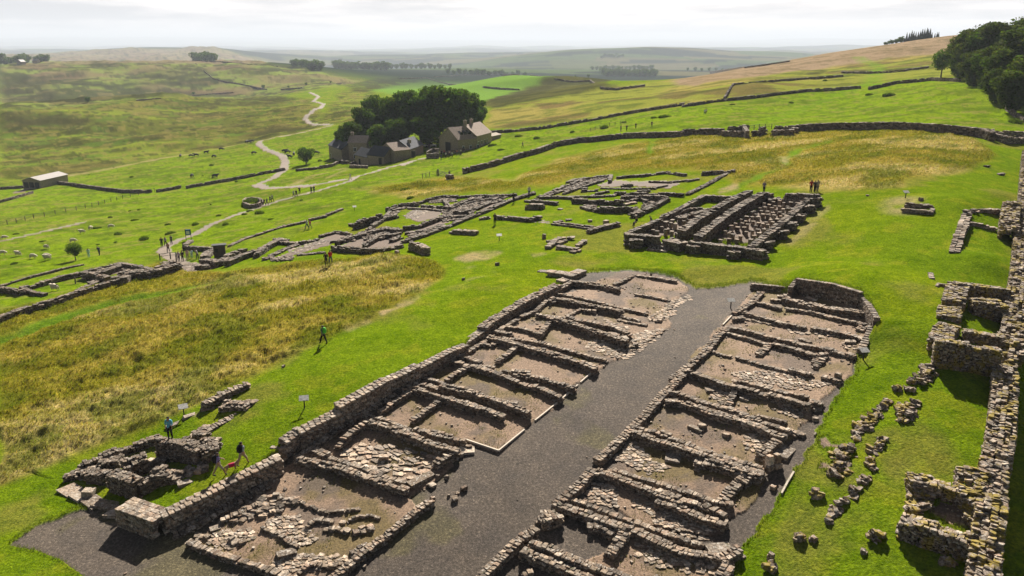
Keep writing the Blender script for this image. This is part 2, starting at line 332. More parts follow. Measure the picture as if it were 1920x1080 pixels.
EARTH = [Zp(s) for s in ('400 985 470 925 520 885 560 862 700 905 772 935 790 958 700 1030 650 1078 600 1140 520 1080 360 1012',
    '570 855 640 805 700 765 760 720 830 672 900 640 1000 585 1070 545 1170 512 1265 524 1292 545 1250 582 1262 606 1185 662 1118 690 1075 728 1045 762 985 806 937 848 862 822 850 872 770 932',
    '1125 930 1150 880 1185 830 1250 745 1310 660 1372 588 1425 540 1490 528 1608 550 1640 600 1606 665 1588 712 1545 750 1500 795 1470 830 1440 880 1390 950 1340 1000 1200 985',
    '1060 1085 1180 1010 1300 1030 1370 1040 1360 1200 1150 1200 950 1200')]
EARTH += [pxs(s) for s in ('P 560 600 750 520 1000 510 1010 590 850 610', 'P 1100 470 1330 400 1330 430 1130 500', 'P 1010 390 1100 330 1300 340 1260 400 1130 430', 'P 1500 330 1650 270 1750 280 1550 350', 'P 440 560 520 500 640 520 500 590 200 680 100 690',
    'Q 1130 110 1400 105 1480 130 1380 160 1300 150 1050 140', 'Q 900 130 1020 100 1120 110 1050 145 930 150', 'O 860 610 1180 640 1690 280 1320 280', 'O 330 580 560 560 640 470 420 430', 'O 560 420 820 330 880 350 640 470', 'N 430 690 620 590 870 620 1130 670 900 745 500 770', 'K 50 670 110 660 150 720 240 735 220 752 60 745', 'K 25 885 70 878 125 915 110 935 20 920',
    'L 1050 480 1130 400 1250 420 1420 500 1450 620 1400 640 1220 590', 'S 830 290 1000 310 1100 330 900 350 700 400 640 440 760 350')]
DIRT_BARE = [(pxs(s), w) for s, w in (('e 620 375 780 335 915 335 820 375 690 395', .8), ('e 640 425 770 412 730 430', .7), ('e 230 690 350 620 440 590 400 640 250 705', .9), ('e 700 510 870 445 880 455 720 520', .35), ('e 0 790 150 730 180 740 40 800', .45), ('e 1050 355 1140 340 1150 350 1070 365', .6),
    ('O 880 190 1050 125 1110 140 1000 175 900 200', .9), ('O 1500 640 1700 450 1890 300 1920 330 1760 520 1560 660', .45), ('c 520 880 560 870 600 935 560 940', .7), ('c 190 1060 290 1040 320 1060 230 1080', .7), ('J 520 800 620 770 650 800 560 850', .6), ('J 1800 610 1900 600 1900 700', .3), ('h 510 640 560 545 740 480 740 500 600 600', .0), ('R 880 270 960 260 930 285', .8), ('c 930 395 1010 380 1000 420', .2))]
MEADOW = [Zp('0 602 100 575 200 535 330 508 420 512 520 498 640 484 700 480 800 488 838 505 828 525 782 555 700 600 645 622 565 662 425 730 310 785 205 830 100 872 0 908'),
    Zp('955 345 1000 320 1050 300 1180 270 1300 252 1420 250 1560 243 1700 242 1830 258 1864 290 1842 308 1782 325 1700 335 1692 352 1640 358 1560 355 1480 350 1380 348 1350 325 1280 318 1180 322 1100 328 1010 350'),
    Zp('690 358 760 345 850 332 960 340 1000 352 930 362 880 360 780 372'), Zp('0 588 110 560 300 495 335 505 200 535 100 575 0 602')]
MOWN = [pxs(s) for s in ('c 820 790 700 835 560 870 520 890 545 920 590 940 610 930 570 900 600 875 740 835 835 800', 'c 545 955 400 1000 290 1045 310 1055 430 1010 580 960', 'd 0 860 250 760 700 625 1000 560 1250 500 1250 480 1000 535 700 600 250 730 0 830', 'b 1745 760 1760 760 1765 860 1735 870')]
ROUGH = [Zp('0 348 60 338 130 330 230 308 380 280 480 262 612 238 600 205 575 185 500 180 300 180 150 195 0 203'), Zp('600 232 640 170 700 165 700 240')]
HILL2 = [Zp('0 205 150 197 300 182 500 182 640 160 690 150 640 145 560 125 515 121 400 88 150 95 0 105')]
MOOR = [Zp('1262 149 1400 124 1540 100 1800 60 1850 60 1800 98 1700 104 1540 128 1400 144 1300 162 1262 160')]
STRAW = [Zp('905 240 920 205 1000 190 1130 162 1262 149 1300 150 1400 126 1540 112 1800 75 1800 140 1760 146 1690 148 1560 165 1370 185 1200 210 1050 230 950 240')]
BRIGHT = [Zp('690 170 800 142 880 138 990 140 1075 145 1040 158 985 172 905 195 870 185 760 180')]
HUMMOCK = [Zp('890 195 935 182 990 165 1050 155 1120 150 1150 160 1080 175 1000 188 930 204')]
PASTURE = [Zp('0 600 0 350 130 332 480 264 615 240 620 250 930 245 1050 262 940 300 870 330 760 350 700 370 560 440 470 470 330 500 100 560')]
WEST = [Zp('930 245 1100 222 1370 188 1500 175 1740 152 1850 150 1960 180 1960 240 1700 238 1400 236 1200 248 1050 262')]
X, Y = GX, GY; RAD = np.broadcast_to(RR[:, None], X.shape)
w1 = fbm(X, Y, 6, 3, 1) - .5; w2 = fbm(X, Y, 6, 3, 2) - .5; far = np.clip(RAD / 60, 1, 12)
PXV, PYV = proj(X + w1 * 1.2 * far, Y + w2 * 1.2 * far, BZ); vis = (Y > 5)
fine = sstep(1100, 300, RAD)
def zone(polys, amp=1):
    m = np.zeros(X.shape, bool)
    for p in polys: m |= inpoly(PXV, PYV, p)
    return m & vis & (RAD < 5400)
def blur(m, n=2):
    m = m.astype(float)
    for _ in range(n):
        q = m.copy(); q[1:-1] = (m[:-2] + m[1:-1] * 2 + m[2:]) / 4; m = q.copy(); m[:, 1:-1] = (q[:, :-2] + q[:, 1:-1] * 2 + q[:, 2:]) / 4
    return m
def C3(c): return np.array(c, float)
COLR = np.empty(X.shape + (3,)); COLR[:] = C3((.132, .2, .007))
nA = fbm(X, Y, 16, 4, 3); nB = fbm(X, Y, 3.2, 4, 4); nC = fbm(X, Y, 55, 4, 6); nD = fbm(X * .55 + Y * .2, Y * 1.5, 2.2, 4, 8); nE = fbm(X, Y, .9, 3, 9)
def lay(m, c): COLR[:] = COLR * (1 - m[..., None]) + C3(c) * m[..., None]
lay(sstep(.5, .75, nA) * .65, (.15, .2, .006)); lay(sstep(.5, .75, nB) * .55, (.085, .15, .003)); lay(sstep(.62, .8, fbm(X, Y, 7, 4, 12)) * .5, (.21, .2, .045))
lay(sstep(.45, .62, fbm(X, Y, 24, 4, 14)) * .55, (.095, .16, .005)); lay(sstep(.56, .7, fbm(X * .6 + Y * .4, Y * .6 - X * .4, 1.6, 4, 15)) * .5, (.2, .22, .015)); lay(sstep(.6, .7, fbm(X, Y, 11, 5, 16)) * .55, (.19, .17, .04))
mp = blur(zone(PASTURE + WEST), 3); lay(mp, (.15, .225, .008)); lay(mp * sstep(.5, .68, nB) * .5, (.075, .135, .006)); lay(mp * sstep(.52, .75, nA) * .55, (.15, .185, .02)); lay(mp * sstep(.58, .68, fbm(X * .7, Y * 1.3, 9, 5, 22)) * .6, (.07, .105, .01)); lay(mp * sstep(.6, .66, fbm(X * .7, Y * 1.3, 3, 4, 23)) * .6, (.2, .185, .05)); lay(mp * sstep(.62, .66, fbm(X, Y, 1.7, 3, 24)) * .55, (.06, .1, .008))
ms = blur(zone(STRAW), 3); lay(ms, (.2, .215, .035)); lay(ms * sstep(.45, .62, nC) * .65, (.28, .215, .07)); lay(ms * sstep(.56, .7, nA) * .7, (.09, .12, .02)); lay(ms * sstep(.58, .66, fbm(X, Y, 24, 4, 33)) * .7, (.12, .08, .04)); lay(ms * sstep(.6, .66, fbm(X * .5, Y * 1.5, 10, 4, 34)) * .6, (.06, .075, .015))
mo = blur(zone(MOOR), 3); lay(mo, (.26, .19, .125)); lay(mo * sstep(.5, .7, nA) * .6, (.19, .14, .08)); lay(mo * sstep(.58, .64, fbm(X * .7, Y * 1.3, 8, 4, 38)) * .6, (.11, .09, .045))
mr = blur(zone(ROUGH), 4); lay(mr, (.165, .205, .022)); q = fbm(X * .6, Y * 1.2, 60, 5, 41, .6); lay(mr * sstep(.5, .57, q) * .7, (.075, .075, .016)); lay(mr * sstep(.55, .6, fbm(X * .5, Y * 1.4, 22, 5, 47, .65)) * .7, (.045, .05, .012)); lay(mr * sstep(.5, .66, fbm(X, Y, 35, 4, 42)) * .6, (.13, .105, .035)); lay(mr * sstep(.56, .7, nA) * .6, (.085, .15, .015)); lay(mr * sstep(.57, .62, fbm(X * .7, Y * 1.4, 6, 4, 48, .65)) * .75, (.05, .055, .014)); lay(mr * sstep(.6, .64, fbm(X * .7, Y * 1.4, 4, 4, 49)) * .6, (.2, .17, .05))
mh = blur(zone(HILL2), 4); lay(mh, (.17, .215, .04)); q = fbm(X * .5, Y, 120, 5, 51, .6); lay(mh * sstep(.52, .56, q) * .85, (.04, .042, .014)); lay(mh * sstep(.56, .6, fbm(X * .5, Y * 1.3, 45, 5, 57, .65)) * .8, (.035, .035, .014)); lay(mh * sstep(.55, .7, fbm(X, Y, 90, 4, 52)) * .7, (.19, .13, .08)); lay(mh * (PYV < 116) * .8, (.19, .14, .09)); lay(mh * sstep(.57, .6, fbm(X * .7, Y * 1.2, 13, 4, 58, .65)) * .7, (.045, .05, .018)); lay(mh * sstep(.59, .62, fbm(X * .7, Y * 1.2, 17, 4, 59)) * .5, (.2, .17, .07))
lay(blur(zone(BRIGHT), 3), (.13, .235, .03)); mu = blur(zone(HUMMOCK), 3); lay(mu, (.085, .085, .025)); lay(mu * sstep(.45, .6, nA) * .7, (.04, .045, .015))
mm = zone(MEADOW) & ~zone(MOWN); mmd = blur(mm, 7); MEADM = mmd
lay(mmd, (.2, .18, .02)); lay(mmd * sstep(.4, .66, fbm(X * .8, Y * 1.2, 6, 5, 61)) * .85, (.3, .235, .05)); lay(mmd * sstep(.54, .72, fbm(X * .7, Y * 1.3, 13, 5, 62)) * .9, (.42, .33, .14)); lay(mmd * sstep(.48, .7, fbm(X, Y, 4.5, 5, 63)) * .7, (.1, .125, .01))
lay(blur(zone(MOWN), 2) * .8, (.1, .2, .012))
for p, w in DIRT_BARE:
    if w: lay(blur(inpoly(PXV, PYV, p), 2) * w * sstep(.25, .6, nB), (.34, .26, .15))
# worn strips in the turf (pixel lines, half width, strength)
for s, hw, k in (('a 1640 1040 1760 990 1920 950', 1.6, .8), ('a 1850 705 1600 755 1450 790 1250 830 900 890 640 945 400 990', 3, .8), ('M 560 220 520 280 560 330', 2, .8), ('c 1290 960 1500 940 1700 890', .0, 0), ('P 280 170 480 130 640 60', 1, .5), ('c 1000 480 700 600 430 700', 3, .35), ('c 980 320 1100 370 1060 480', 4, .5)):
    if hw: lay(np.clip(1.4 - near_line(X, Y, unproj(pxs(s)), hw * 2.5) / hw, 0, 1) * k * sstep(.2, .5, nB), (.3, .25, .12) if not s.startswith('c') else (.12, .24, .01))
# dark bracken and heather on the slopes
BRK = zone([pxs(q) for q in ('a 0 420 250 430 350 470 320 540 150 560 0 560', 'a 660 425 800 400 950 380 1100 350 1220 420 1150 460 900 470 750 455', 'a 1050 810 1300 775 1520 700 1700 690 1810 700 1600 745 1350 795 1150 830', 'a 850 575 1100 570 1350 550 1600 540 1650 560 1300 590 1000 620', 'a 0 640 300 650 550 670 500 700 200 725 0 745', 'a 280 405 400 385 530 378 400 412', 'a 440 360 560 335 680 370 600 380', 'a 1250 400 1500 380 1560 400 1400 430', 'c 680 418 800 388 812 400 720 422', 'c 900 412 960 383 1025 402 980 418', 'c 1240 283 1400 272 1420 286', 'c 1120 395 1380 370 1390 385 1150 408', 'b 830 560 1000 520 1150 470 1250 460 1200 500 1000 550 850 590', 'b 20 480 200 440 480 440 400 470 100 520')])
bk = blur(BRK, 4); lay(bk * (.35 + .55 * sstep(.4, .52, fbm(X * .7, Y * 1.3, 18, 5, 97, .65))), (.05, .05, .016)); GZ += bk * (fbm(X, Y, 9, 4, 98) - .5) * 2
# distant country: fields, woods and heath
fd = sstep(1000, 1500, RAD) * (1 - mh); fl = fbm(X, Y, 700, 3, 71); cell = _h(np.floor((X + 130 * nC) / 420), np.floor((Y + 200 * fl) / 520), 5)
fc = np.where(cell[..., None] < .45, C3((.06, .09, .03)), np.where(cell[..., None] < .75, C3((.1, .095, .045)), C3((.07, .085, .03)))); wd = np.maximum(sstep(.54, .56, fbm(X, Y * 1.4, 280, 4, 73)), sstep(.58, .6, fbm(X, Y, 1500, 4, 74))); fc = fc * (1 - wd[..., None]) + C3((.018, .028, .02)) * wd[..., None]
COLR[:] = COLR * (1 - fd[..., None]) + fc * fd[..., None]
# ------------------------------------------------------------------ which sheet a face belongs to
REG = np.zeros(X.shape, np.int8); w3 = fbm(X, Y, .8, 3, 13) - .5; p1, p2 = proj(X + w1 * .9 + w3 * .5, Y + w2 * .9 - w3 * .4, BZ); nearm = vis & (RAD < 160)
yard = inpoly(p1, p2, YARD) & nearm; earth = np.zeros(X.shape, bool)
for p in EARTH: earth |= inpoly(p1, p2, p) & nearm
TRACKS = [('a 1740 520 1790 545 1760 570 1820 585 1800 610 1740 640 1715 660 1740 680 1850 695', 3.2), ('a 1850 708 1600 762 1470 790 1450 810 1500 845 1590 880 1605 910 1590 960 1540 1000 1440 1040 1500 1058 1620 1056 1760 1048 1920 1010', 3),
    ('P 0 172 50 190 200 190 450 170 650 130 850 75 1080 10', 2.2), ('P 690 125 640 152 415 218 120 295 0 325', 2), ('d 1540 60 1350 120 1180 190 1080 245 990 275 920 320 930 350 1000 390 1040 420', 2.2), ('d 0 280 300 215 480 170', 2), ('U 880 850 1000 800 1240 740', 1.6), ('a 110 1080 170 1060', 5)]
TRK = [(unproj(pxs(s)), w) for s, w in TRACKS]
track = np.zeros(X.shape, bool)
for pts, w in TRK: track |= near_line(X, Y, pts, w * 2) < w * (.5 + .35 * (nE - .5))
yard &= RAISE < .12; earth &= RAISE < .12; REG[track] = 3; REG[yard] = 1; REG[earth] = 2; REG[RAD > 3100] = 4
wet = sstep(.35, .6, nA)
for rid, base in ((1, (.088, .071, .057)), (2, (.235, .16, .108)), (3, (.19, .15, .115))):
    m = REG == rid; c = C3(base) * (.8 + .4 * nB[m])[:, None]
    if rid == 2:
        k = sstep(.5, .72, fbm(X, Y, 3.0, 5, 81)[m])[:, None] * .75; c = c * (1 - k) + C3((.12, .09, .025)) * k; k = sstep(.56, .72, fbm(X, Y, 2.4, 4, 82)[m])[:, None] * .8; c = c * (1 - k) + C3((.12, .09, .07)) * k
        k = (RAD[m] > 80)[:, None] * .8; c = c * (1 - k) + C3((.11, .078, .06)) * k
    if rid == 1: k = sstep(.45, .7, fbm(X, Y, 9, 4, 84)[m])[:, None] * .5; c = c * (1 - k) + C3((.11, .09, .071)) * k
    if rid == 1: k = sstep(.64, .76, fbm(X, Y, 5, 4, 83)[m])[:, None] * .5; c = c * (1 - k) + C3((.1, .09, .03)) * k
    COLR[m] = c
# relief of tussocks, turf and rough ground
lod = np.clip(RAD / 55, 1, 40)
micro = np.where(REG == 0, (nB - .5) * .14 + (nE - .5) * .05, (nB - .5) * .05)
micro = micro + mmd * ((nE - .5) * .4 + (nB - .5) * .6 + (fbm(X, Y, .5, 2, 91) - .5) * .2 + .15) * (REG == 0)
micro = micro + (mr + mh * 1.5) * ((fbm(X, Y, 14, 4, 92) - .5) * 2.2 + (fbm(X, Y, 70, 4, 93) - .5) * 6) + mh * (fbm(X, Y, 160, 5, 96, .6) - .5) * 13 * (RAD > 900) * (1 + 1.6 * (RAD > 3000)) + ms * ((nA - .5) * 1.2 + (fbm(X, Y, 50, 3, 94) - .5) * 2) + mp * ((nA - .5) * .5 + (nB - .5) * .2)
GZ += micro * (RAD < 5400); GZ -= .07 * yard * ~earth
for p, w, d in [(unproj(pxs('d 0 840 250 750 700 612 1000 548 1250 490')), 1.2, .5)]: GZ -= d * np.clip(1 - near_line(X, Y, p, 4) / w, 0, 1)
# ------------------------------------------------------------------ the sheets
FREG = REG[:-1, :-1]
def sheet(name, ids, mat, label=None):
    m = np.isin(FREG, ids); i, j = np.nonzero(m); q = np.stack([i * NA + j, (i + 1) * NA + j, (i + 1) * NA + j + 1, i * NA + j + 1], 1)
    u, inv = np.unique(q.ravel(), return_inverse=True); V = np.stack([X.ravel()[u], Y.ravel()[u], GZ.ravel()[u]], 1)
    fl = inv.reshape(-1, 4)[:, ::-1]
    me = npmesh(name, V, fl.ravel(), np.full(len(fl), 4), COLR.reshape(-1, 3)[u], True); o = link(name, me, None, MATS[mat]); o['kind'] = 'structure'; return o
sheet('ground', [0], 'turf'); sheet('gravel_yard', [1], 'gravel'); sheet('earth_floor', [2], 'earth'); sheet('path', [3], 'track'); sheet('distant_hills', [4], 'far_land')
# ------------------------------------------------------------------ masonry
def stone_mat(name, moss, lich):
    t = NT(name); k = t.mix(1, t.attr(), t.ramp(t.noise(7, 5, .7), (.34, g3(.35)), (.5, g3(.95)), (.66, g3(1.7))), 'MULTIPLY')
    k = t.mix(t.ramp(t.noise(5.5, 3, .7), (.57 - lich, g3(0)), (.64 - lich, g3(.85))), k, (.46, .42, .37))
    if moss: k = t.mix(t.ramp(t.noise(1.3, 5, .7), (.6 - moss, g3(0)), (.68 - moss, g3(.85))), k, (.27, .2, .025))
    else: k = t.mix(t.ramp(t.noise(1.7, 5, .7), (.6, g3(0)), (.7, g3(.7))), k, (.07, .075, .03))
    t.color(k); t.bump(t.noise(12, 4, .7), .6, .05); return t.m
STONE = stone_mat('weathered_stone', 0, 0); MOSSY = stone_mat('mossy_stone', .1, .03); DRESSED = stone_mat('dressed_stone', 0, .02); DARKW = stone_mat('dark_field_stone', 0, -.06)
def _chamfer():
    """unit block with cut edges: 24 verts"""
    e = .2; vs = []; idx = {}
    for x in (-1, 1):
        for y in (-1, 1):
            for z in (-1, 1):
                for a in range(3):
                    v = [x * (1 - e), y * (1 - e), z * (1 - e)]; v[a] = (x, y, z)[a]; idx[(x, y, z, a)] = len(vs); vs.append(v)
    fs = []
    for a in range(3):
        b, c = (a + 1) % 3, (a + 2) % 3
        for s in (-1, 1):
            q = []
            for sb, s2 in ((-1, -1), (1, -1), (1, 1), (-1, 1)):
                k = [0, 0, 0]; k[a] = s; k[b] = sb; k[c] = s2; q.append(idx[(*k, a)])
            fs.append(q if s > 0 else q[::-1])
        for sb in (-1, 1):
            for s2 in (-1, 1):   # edge along axis a
                k0 = [0, 0, 0]; k1 = [0, 0, 0]; k0[a] = -1; k1[a] = 1; k0[b] = k1[b] = sb; k0[c] = k1[c] = s2
                q = [idx[(*k0, b)], idx[(*k1, b)], idx[(*k1, c)], idx[(*k0, c)]]; fs.append(q if sb * s2 > 0 else q[::-1])
    for x in (-1, 1):
        for y in (-1, 1):
            for z in (-1, 1):
                q = [idx[(x, y, z, 0)], idx[(x, y, z, 1)], idx[(x, y, z, 2)]]; fs.append(q if x * y * z > 0 else q[::-1])
    return np.array(vs, float) * .5, fs
CH_V, CH_F = _chamfer()
CU_V = np.array([(x, y, z) for x in (-.5, .5) for y in (-.5, .5) for z in (-.5, .5)]); CU_F = [(0, 1, 3, 2), (4, 6, 7, 5), (0, 4, 5, 1), (2, 3, 7, 6), (0, 2, 6, 4), (1, 5, 7, 3)]
PAL = np.array([(.29, .235, .185), (.23, .19, .155), (.33, .27, .215), (.19, .16, .135), (.27, .205, .16), (.38, .33, .28), (.22, .19, .165)])
class Stones:
    """gathers stones: centre, size, yaw, tilt"""
    def __init__(s): s.c = []; s.s = []; s.y = []; s.t = []
    def add(s, c, sz, yaw, tilt=.05): s.c.append(c); s.s.append(sz); s.y.append(yaw); s.t.append((RNG.normal(0, tilt), RNG.normal(0, tilt)))
    def mesh(s, name, fine=True, jit=.09, pal=1.0, org=(0, 0, 0)):
        if not s.c: print('EMPTY', name); s.add((0, 0, 0), (.1, .1, .1), 0)
        n = len(s.c); bv, bf = (CH_V, CH_F) if fine else (CU_V, CU_F); m = len(bv)
        c = np.array(s.c) - np.array(org); sz = np.array(s.s); y = np.array(s.y); t = np.array(s.t)
        V = bv[None] * (1 + RNG.normal(0, jit, (n, m, 3))) ; V = V + RNG.normal(0, jit * .35, (n, m, 3)) * .6; V = V * sz[:, None]
        V[..., 2] += V[..., 0] * t[:, None, 0] + V[..., 1] * t[:, None, 1]
        cs, sn = np.cos(y)[:, None], np.sin(y)[:, None]; x2 = V[..., 0] * cs - V[..., 1] * sn; y2 = V[..., 0] * sn + V[..., 1] * cs
        V = np.stack([x2, y2, V[..., 2]], -1) + c[:, None]
        tint = PAL[RNG.integers(0, len(PAL), n)] * RNG.uniform(.45, 1.25, (n, 1)) * pal * np.array([.97, .9, .82]); tint = np.repeat(tint, m, 0)
        fl = np.concatenate([np.array(f) for f in bf]); sz_ = np.array([len(f) for f in bf])
        FL = (fl[None] + (np.arange(n) * m)[:, None]).ravel()
        return npmesh(name, V.reshape(-1, 3), FL, np.tile(sz_, n), tint)
def along(W, s):
    d = np.r_[0, np.cumsum(np.hypot(*(W[1:, :2] - W[:-1, :2]).T))]; s = np.clip(s, 0, d[-1]); i = min(np.searchsorted(d, s, 'right') - 1, len(W) - 2)
    f = (s - d[i]) / max(d[i + 1] - d[i], 1e-6); p = W[i] * (1 - f) + W[i + 1] * f; q = W[i + 1] - W[i]; return p, math.atan2(q[1], q[0])
def wall_stones(W, h, w, S=None, ch=.2, ln=.42, ruin=.22, sink=.12, T=None, dressed=False, rough=.05):
    """W: world points along the wall's top middle. Courses run down from the top until they are in the ground."""
    S = S or Stones(); L = np.hypot(*(W[1:, :2] - W[:-1, :2]).T).sum()
    ncol = max(1, int(round(w / max(ln * .95, .34)))); cw = w / ncol; ph = RNG.uniform(0, 99)
    for k in range(ncol):
        off = -w / 2 + cw * (k + .5); edge = k in (0, ncol - 1); s = -RNG.uniform(0, .15)
        sg = np.linspace(0, L, max(2, int(L / .3) + 2)); PA = [along(W, q) for q in sg]; px_ = np.array([p[0][:2] for p in PA]); an_ = np.array([p[1] for p in PA]); nn = np.stack([-np.sin(an_), np.cos(an_)], 1)
        lows = np.min([gz(*(px_ + nn * o).T) for o in (off, w / 2 + .25, -w / 2 - .25)], 0); course = 0
        while True:
            s = -RNG.uniform(0, ln * .5); any_above = False
            while s < L:
                l = ln * (RNG.uniform(.75, 1.25) if dressed else RNG.uniform(.5, 1.5)); p, a = along(W, min(max(s + l / 2, 0), L)); nx, ny = -math.sin(a), math.cos(a)
                x = p[0] + nx * off; y = p[1] + ny * off; low = float(np.interp(s + l / 2, sg, lows))
                hv = float(vnoise(np.array((s + ph) / 1.1), np.array(k * .7 + ph), 3)) * .7 + float(vnoise(np.array((s + ph) / .45), np.array(k * 1.3), 5)) * .3
                drop = ruin * h * max(0, hv - .35) * 2.0; top = p[2] - drop; z1 = p[2] - course * ch; z0 = z1 - ch
                if z1 > low - sink: any_above = True
                if z1 > low - sink and z1 <= top + ch * .6 and (edge or course * ch < drop + 2.1 * ch):
                    j = .0 if dressed else 1.
                    S.add((x + RNG.normal(0, .025) * j, y + RNG.normal(0, .025) * j, (z0 + z1) / 2 + RNG.normal(0, .02) * j), (l * (.97 if dressed else RNG.uniform(.86, .99)), cw * (1.0 if dressed else RNG.uniform(.85, 1.12)), ch * (.96 if dressed else RNG.uniform(.8, 1.12))), a + RNG.normal(0, rough) * j, .015 if dressed else .07 + rough * .25)
                s += l
            course += 1
            if not any_above or course > 40: break
    return S
def dist_of(W): return float(np.hypot(W[:, 0], W[:, 1]).min())
def make_wall(specs, name='wall', parent=None, mat=None, ch=None, ln=None, ruin=.22, fine=None, dressed=False, pal=1.0, T=None, sink=.12, org=None, hs=1.0, ws=1.0, rough=.05):
    """one wall object from traced top lines; specs 'tile x y x y|height|width'"""
    S = Stones(); dmin = 1e9
    for sp in specs:
        t, h, w = sp.split('|'); h = float(h) * hs; w = float(w) * ws; W = unproj(pxs(t), h, T)
        if len(W) == 1: W = np.array([W[0] - [.2, 0, 0], W[0] + [.2, 0, 0]])
        d = dist_of(W); dmin = min(dmin, d); c = ch or (.12 if d < 80 else .24 if d < 150 else .4); l = ln or (.27 if d < 80 else .5 if d < 150 else 1.0)
        if dressed and not ln: l *= 1.25
        wall_stones(W, h, w, S, c, l, ruin, sink, dressed=dressed, rough=rough)
    o0 = org if org is not None else (parent.location if parent else (0, 0, 0))
    me = S.mesh(name, (dmin < 82) if fine is None else fine, .035 if dressed else .09, pal, o0); return link(name, me, parent, mat or STONE)
def paving_part(specs, name, parent, size=.5, cover=.8, thick=.09, mat=None, flat=True, pal=1.15):
    """loose flat stones spread over polygons"""
    S = Stones()
    for t in specs:
        P = unproj(pxs(t), 0, GZ); x0, y0 = P[:, :2].min(0); x1, y1 = P[:, :2].max(0); st = size * .86
        nx_ = int((x1 - x0) / st) + 1; ny_ = int((y1 - y0) / st) + 1
        gx, gy = np.meshgrid(x0 + np.arange(nx_) * st, y0 + np.arange(ny_) * st); gx = gx.ravel() + RNG.uniform(-.3, .3, gx.size) * st; gy = gy.ravel() + RNG.uniform(-.3, .3, gy.size) * st
        if len(specs) == 1 and gx.size < 4: gx = np.r_[gx, P[:, 0].mean()]; gy = np.r_[gy, P[:, 1].mean()]
        ok = inpoly(gx, gy, P[:, :2]) & (RNG.uniform(0, 1, gx.size) < cover)
        if not ok.any(): gx = np.array([P[:, 0].mean()]); gy = np.array([P[:, 1].mean()]); ok = np.array([True])
        for x, y in zip(gx[ok], gy[ok]):
            f = RNG.uniform(.7, 1.25); S.add((x, y, float(gz(x, y)) + thick * RNG.uniform(0, .45)), (size * f, size * RNG.uniform(.7, 1.1), thick * (1 if flat else RNG.uniform(.8, 2.4))), RNG.uniform(0, 3.14), .03 if flat else .12)
    if len(S.c) < 14:
        for c_, s_, y_ in zip(S.c, S.s, S.y): q = Stones(); q.add(c_, s_, y_); link('paving_stone' if flat else 'fallen_stone', q.mesh('paving_stone', True, .12, pal, parent.location), parent, mat or STONE)
        return
    return link(name, S.mesh(name, True, .12, pal, parent.location), parent, mat or STONE)
def heap_line(specs, name, parent, mat, size=.3):
    S = Stones()
    for sp in specs:
        t, h, w = sp.split('|'); h = float(h); w = float(w); W = unproj(pxs(t), 0, GZ); L = np.hypot(*(W[1:, :2] - W[:-1, :2]).T).sum()
        for k in range(int(L * w * 17) + 9):
            s = RNG.uniform(0, L); p, a = along(W, s); o = RNG.normal(0, .3) * w; lump = .35 + .9 * float(vnoise(np.array(s / .8), np.array(L), 9)); z = float(gz(p[0], p[1])) + RNG.uniform(-.08, h * lump * .75) * max(.15, 1 - abs(o) / w * 1.3); f = size * RNG.uniform(.55, 1.35)
            S.add((p[0] - math.sin(a) * o, p[1] + math.cos(a) * o, z), (f * 1.15, f * .85, f * RNG.uniform(.4, .7)), RNG.uniform(0, 3.14), .25)
    return link(name, S.mesh(name, True, .12, 1.0, parent.location), parent, mat)
def centre(specs, T=None):
    specs = [q for s in specs for q in ([s] if isinstance(s, str) else s)]
    W = np.concatenate([unproj(pxs(s.split('|')[0]), float(s.split('|')[1]) if '|' in s else 0, T) for s in specs]); x, y = W[:, :2].mean(0); return Vector((x, y, float(gz(x, y))))
def slab(sp, name, parent=None, mat=None, pal=1.05):
    t, h, w = sp.split('|'); h = float(h) * .65; w = float(w) * .85; W = unproj(pxs(t), h); a, b = W[0], W[-1]; d = b - a; L = max(float(np.hypot(d[0], d[1])), w); m = (a + b) / 2; S = Stones(); n = max(1, round(L / 1.5))
    for k in range(n):
        f = (k + .5) / n - .5; x, y = m[0] + d[0] * f * (L > w), m[1] + d[1] * f * (L > w); S.add((x, y, float(gz(x, y)) + h / 2 - .06), (L / n * .98, w * RNG.uniform(.92, 1.05), h + .12), math.atan2(d[1], d[0]), .03)
    o0 = parent.location if parent else (0, 0, 0); return link(name, S.mesh(name, False, .07, pal, o0), parent, mat or DRESSED)
GL, GR = 'ruined rooms left of the gravel street', 'ruined rooms right of the gravel street'
def ruin(name, label, cat, group, walls, paving=(), cobble=(), rubble=(), slabs=(), mat=None, **kw):
    if group in (GL, GR): kw = dict(hs=.6, ws=.72, **kw)
    """a ruin: an Empty with each wall, paved floor, heap and slab as a part"""
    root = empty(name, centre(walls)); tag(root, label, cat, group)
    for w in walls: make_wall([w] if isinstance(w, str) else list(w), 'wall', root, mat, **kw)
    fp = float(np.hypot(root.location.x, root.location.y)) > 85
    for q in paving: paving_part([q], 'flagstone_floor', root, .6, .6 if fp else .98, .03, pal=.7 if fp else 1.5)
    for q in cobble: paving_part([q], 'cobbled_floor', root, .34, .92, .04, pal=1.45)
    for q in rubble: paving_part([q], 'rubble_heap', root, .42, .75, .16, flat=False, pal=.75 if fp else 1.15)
    for s in slabs:
        slab(s, 'stone_slab', root)
    return root
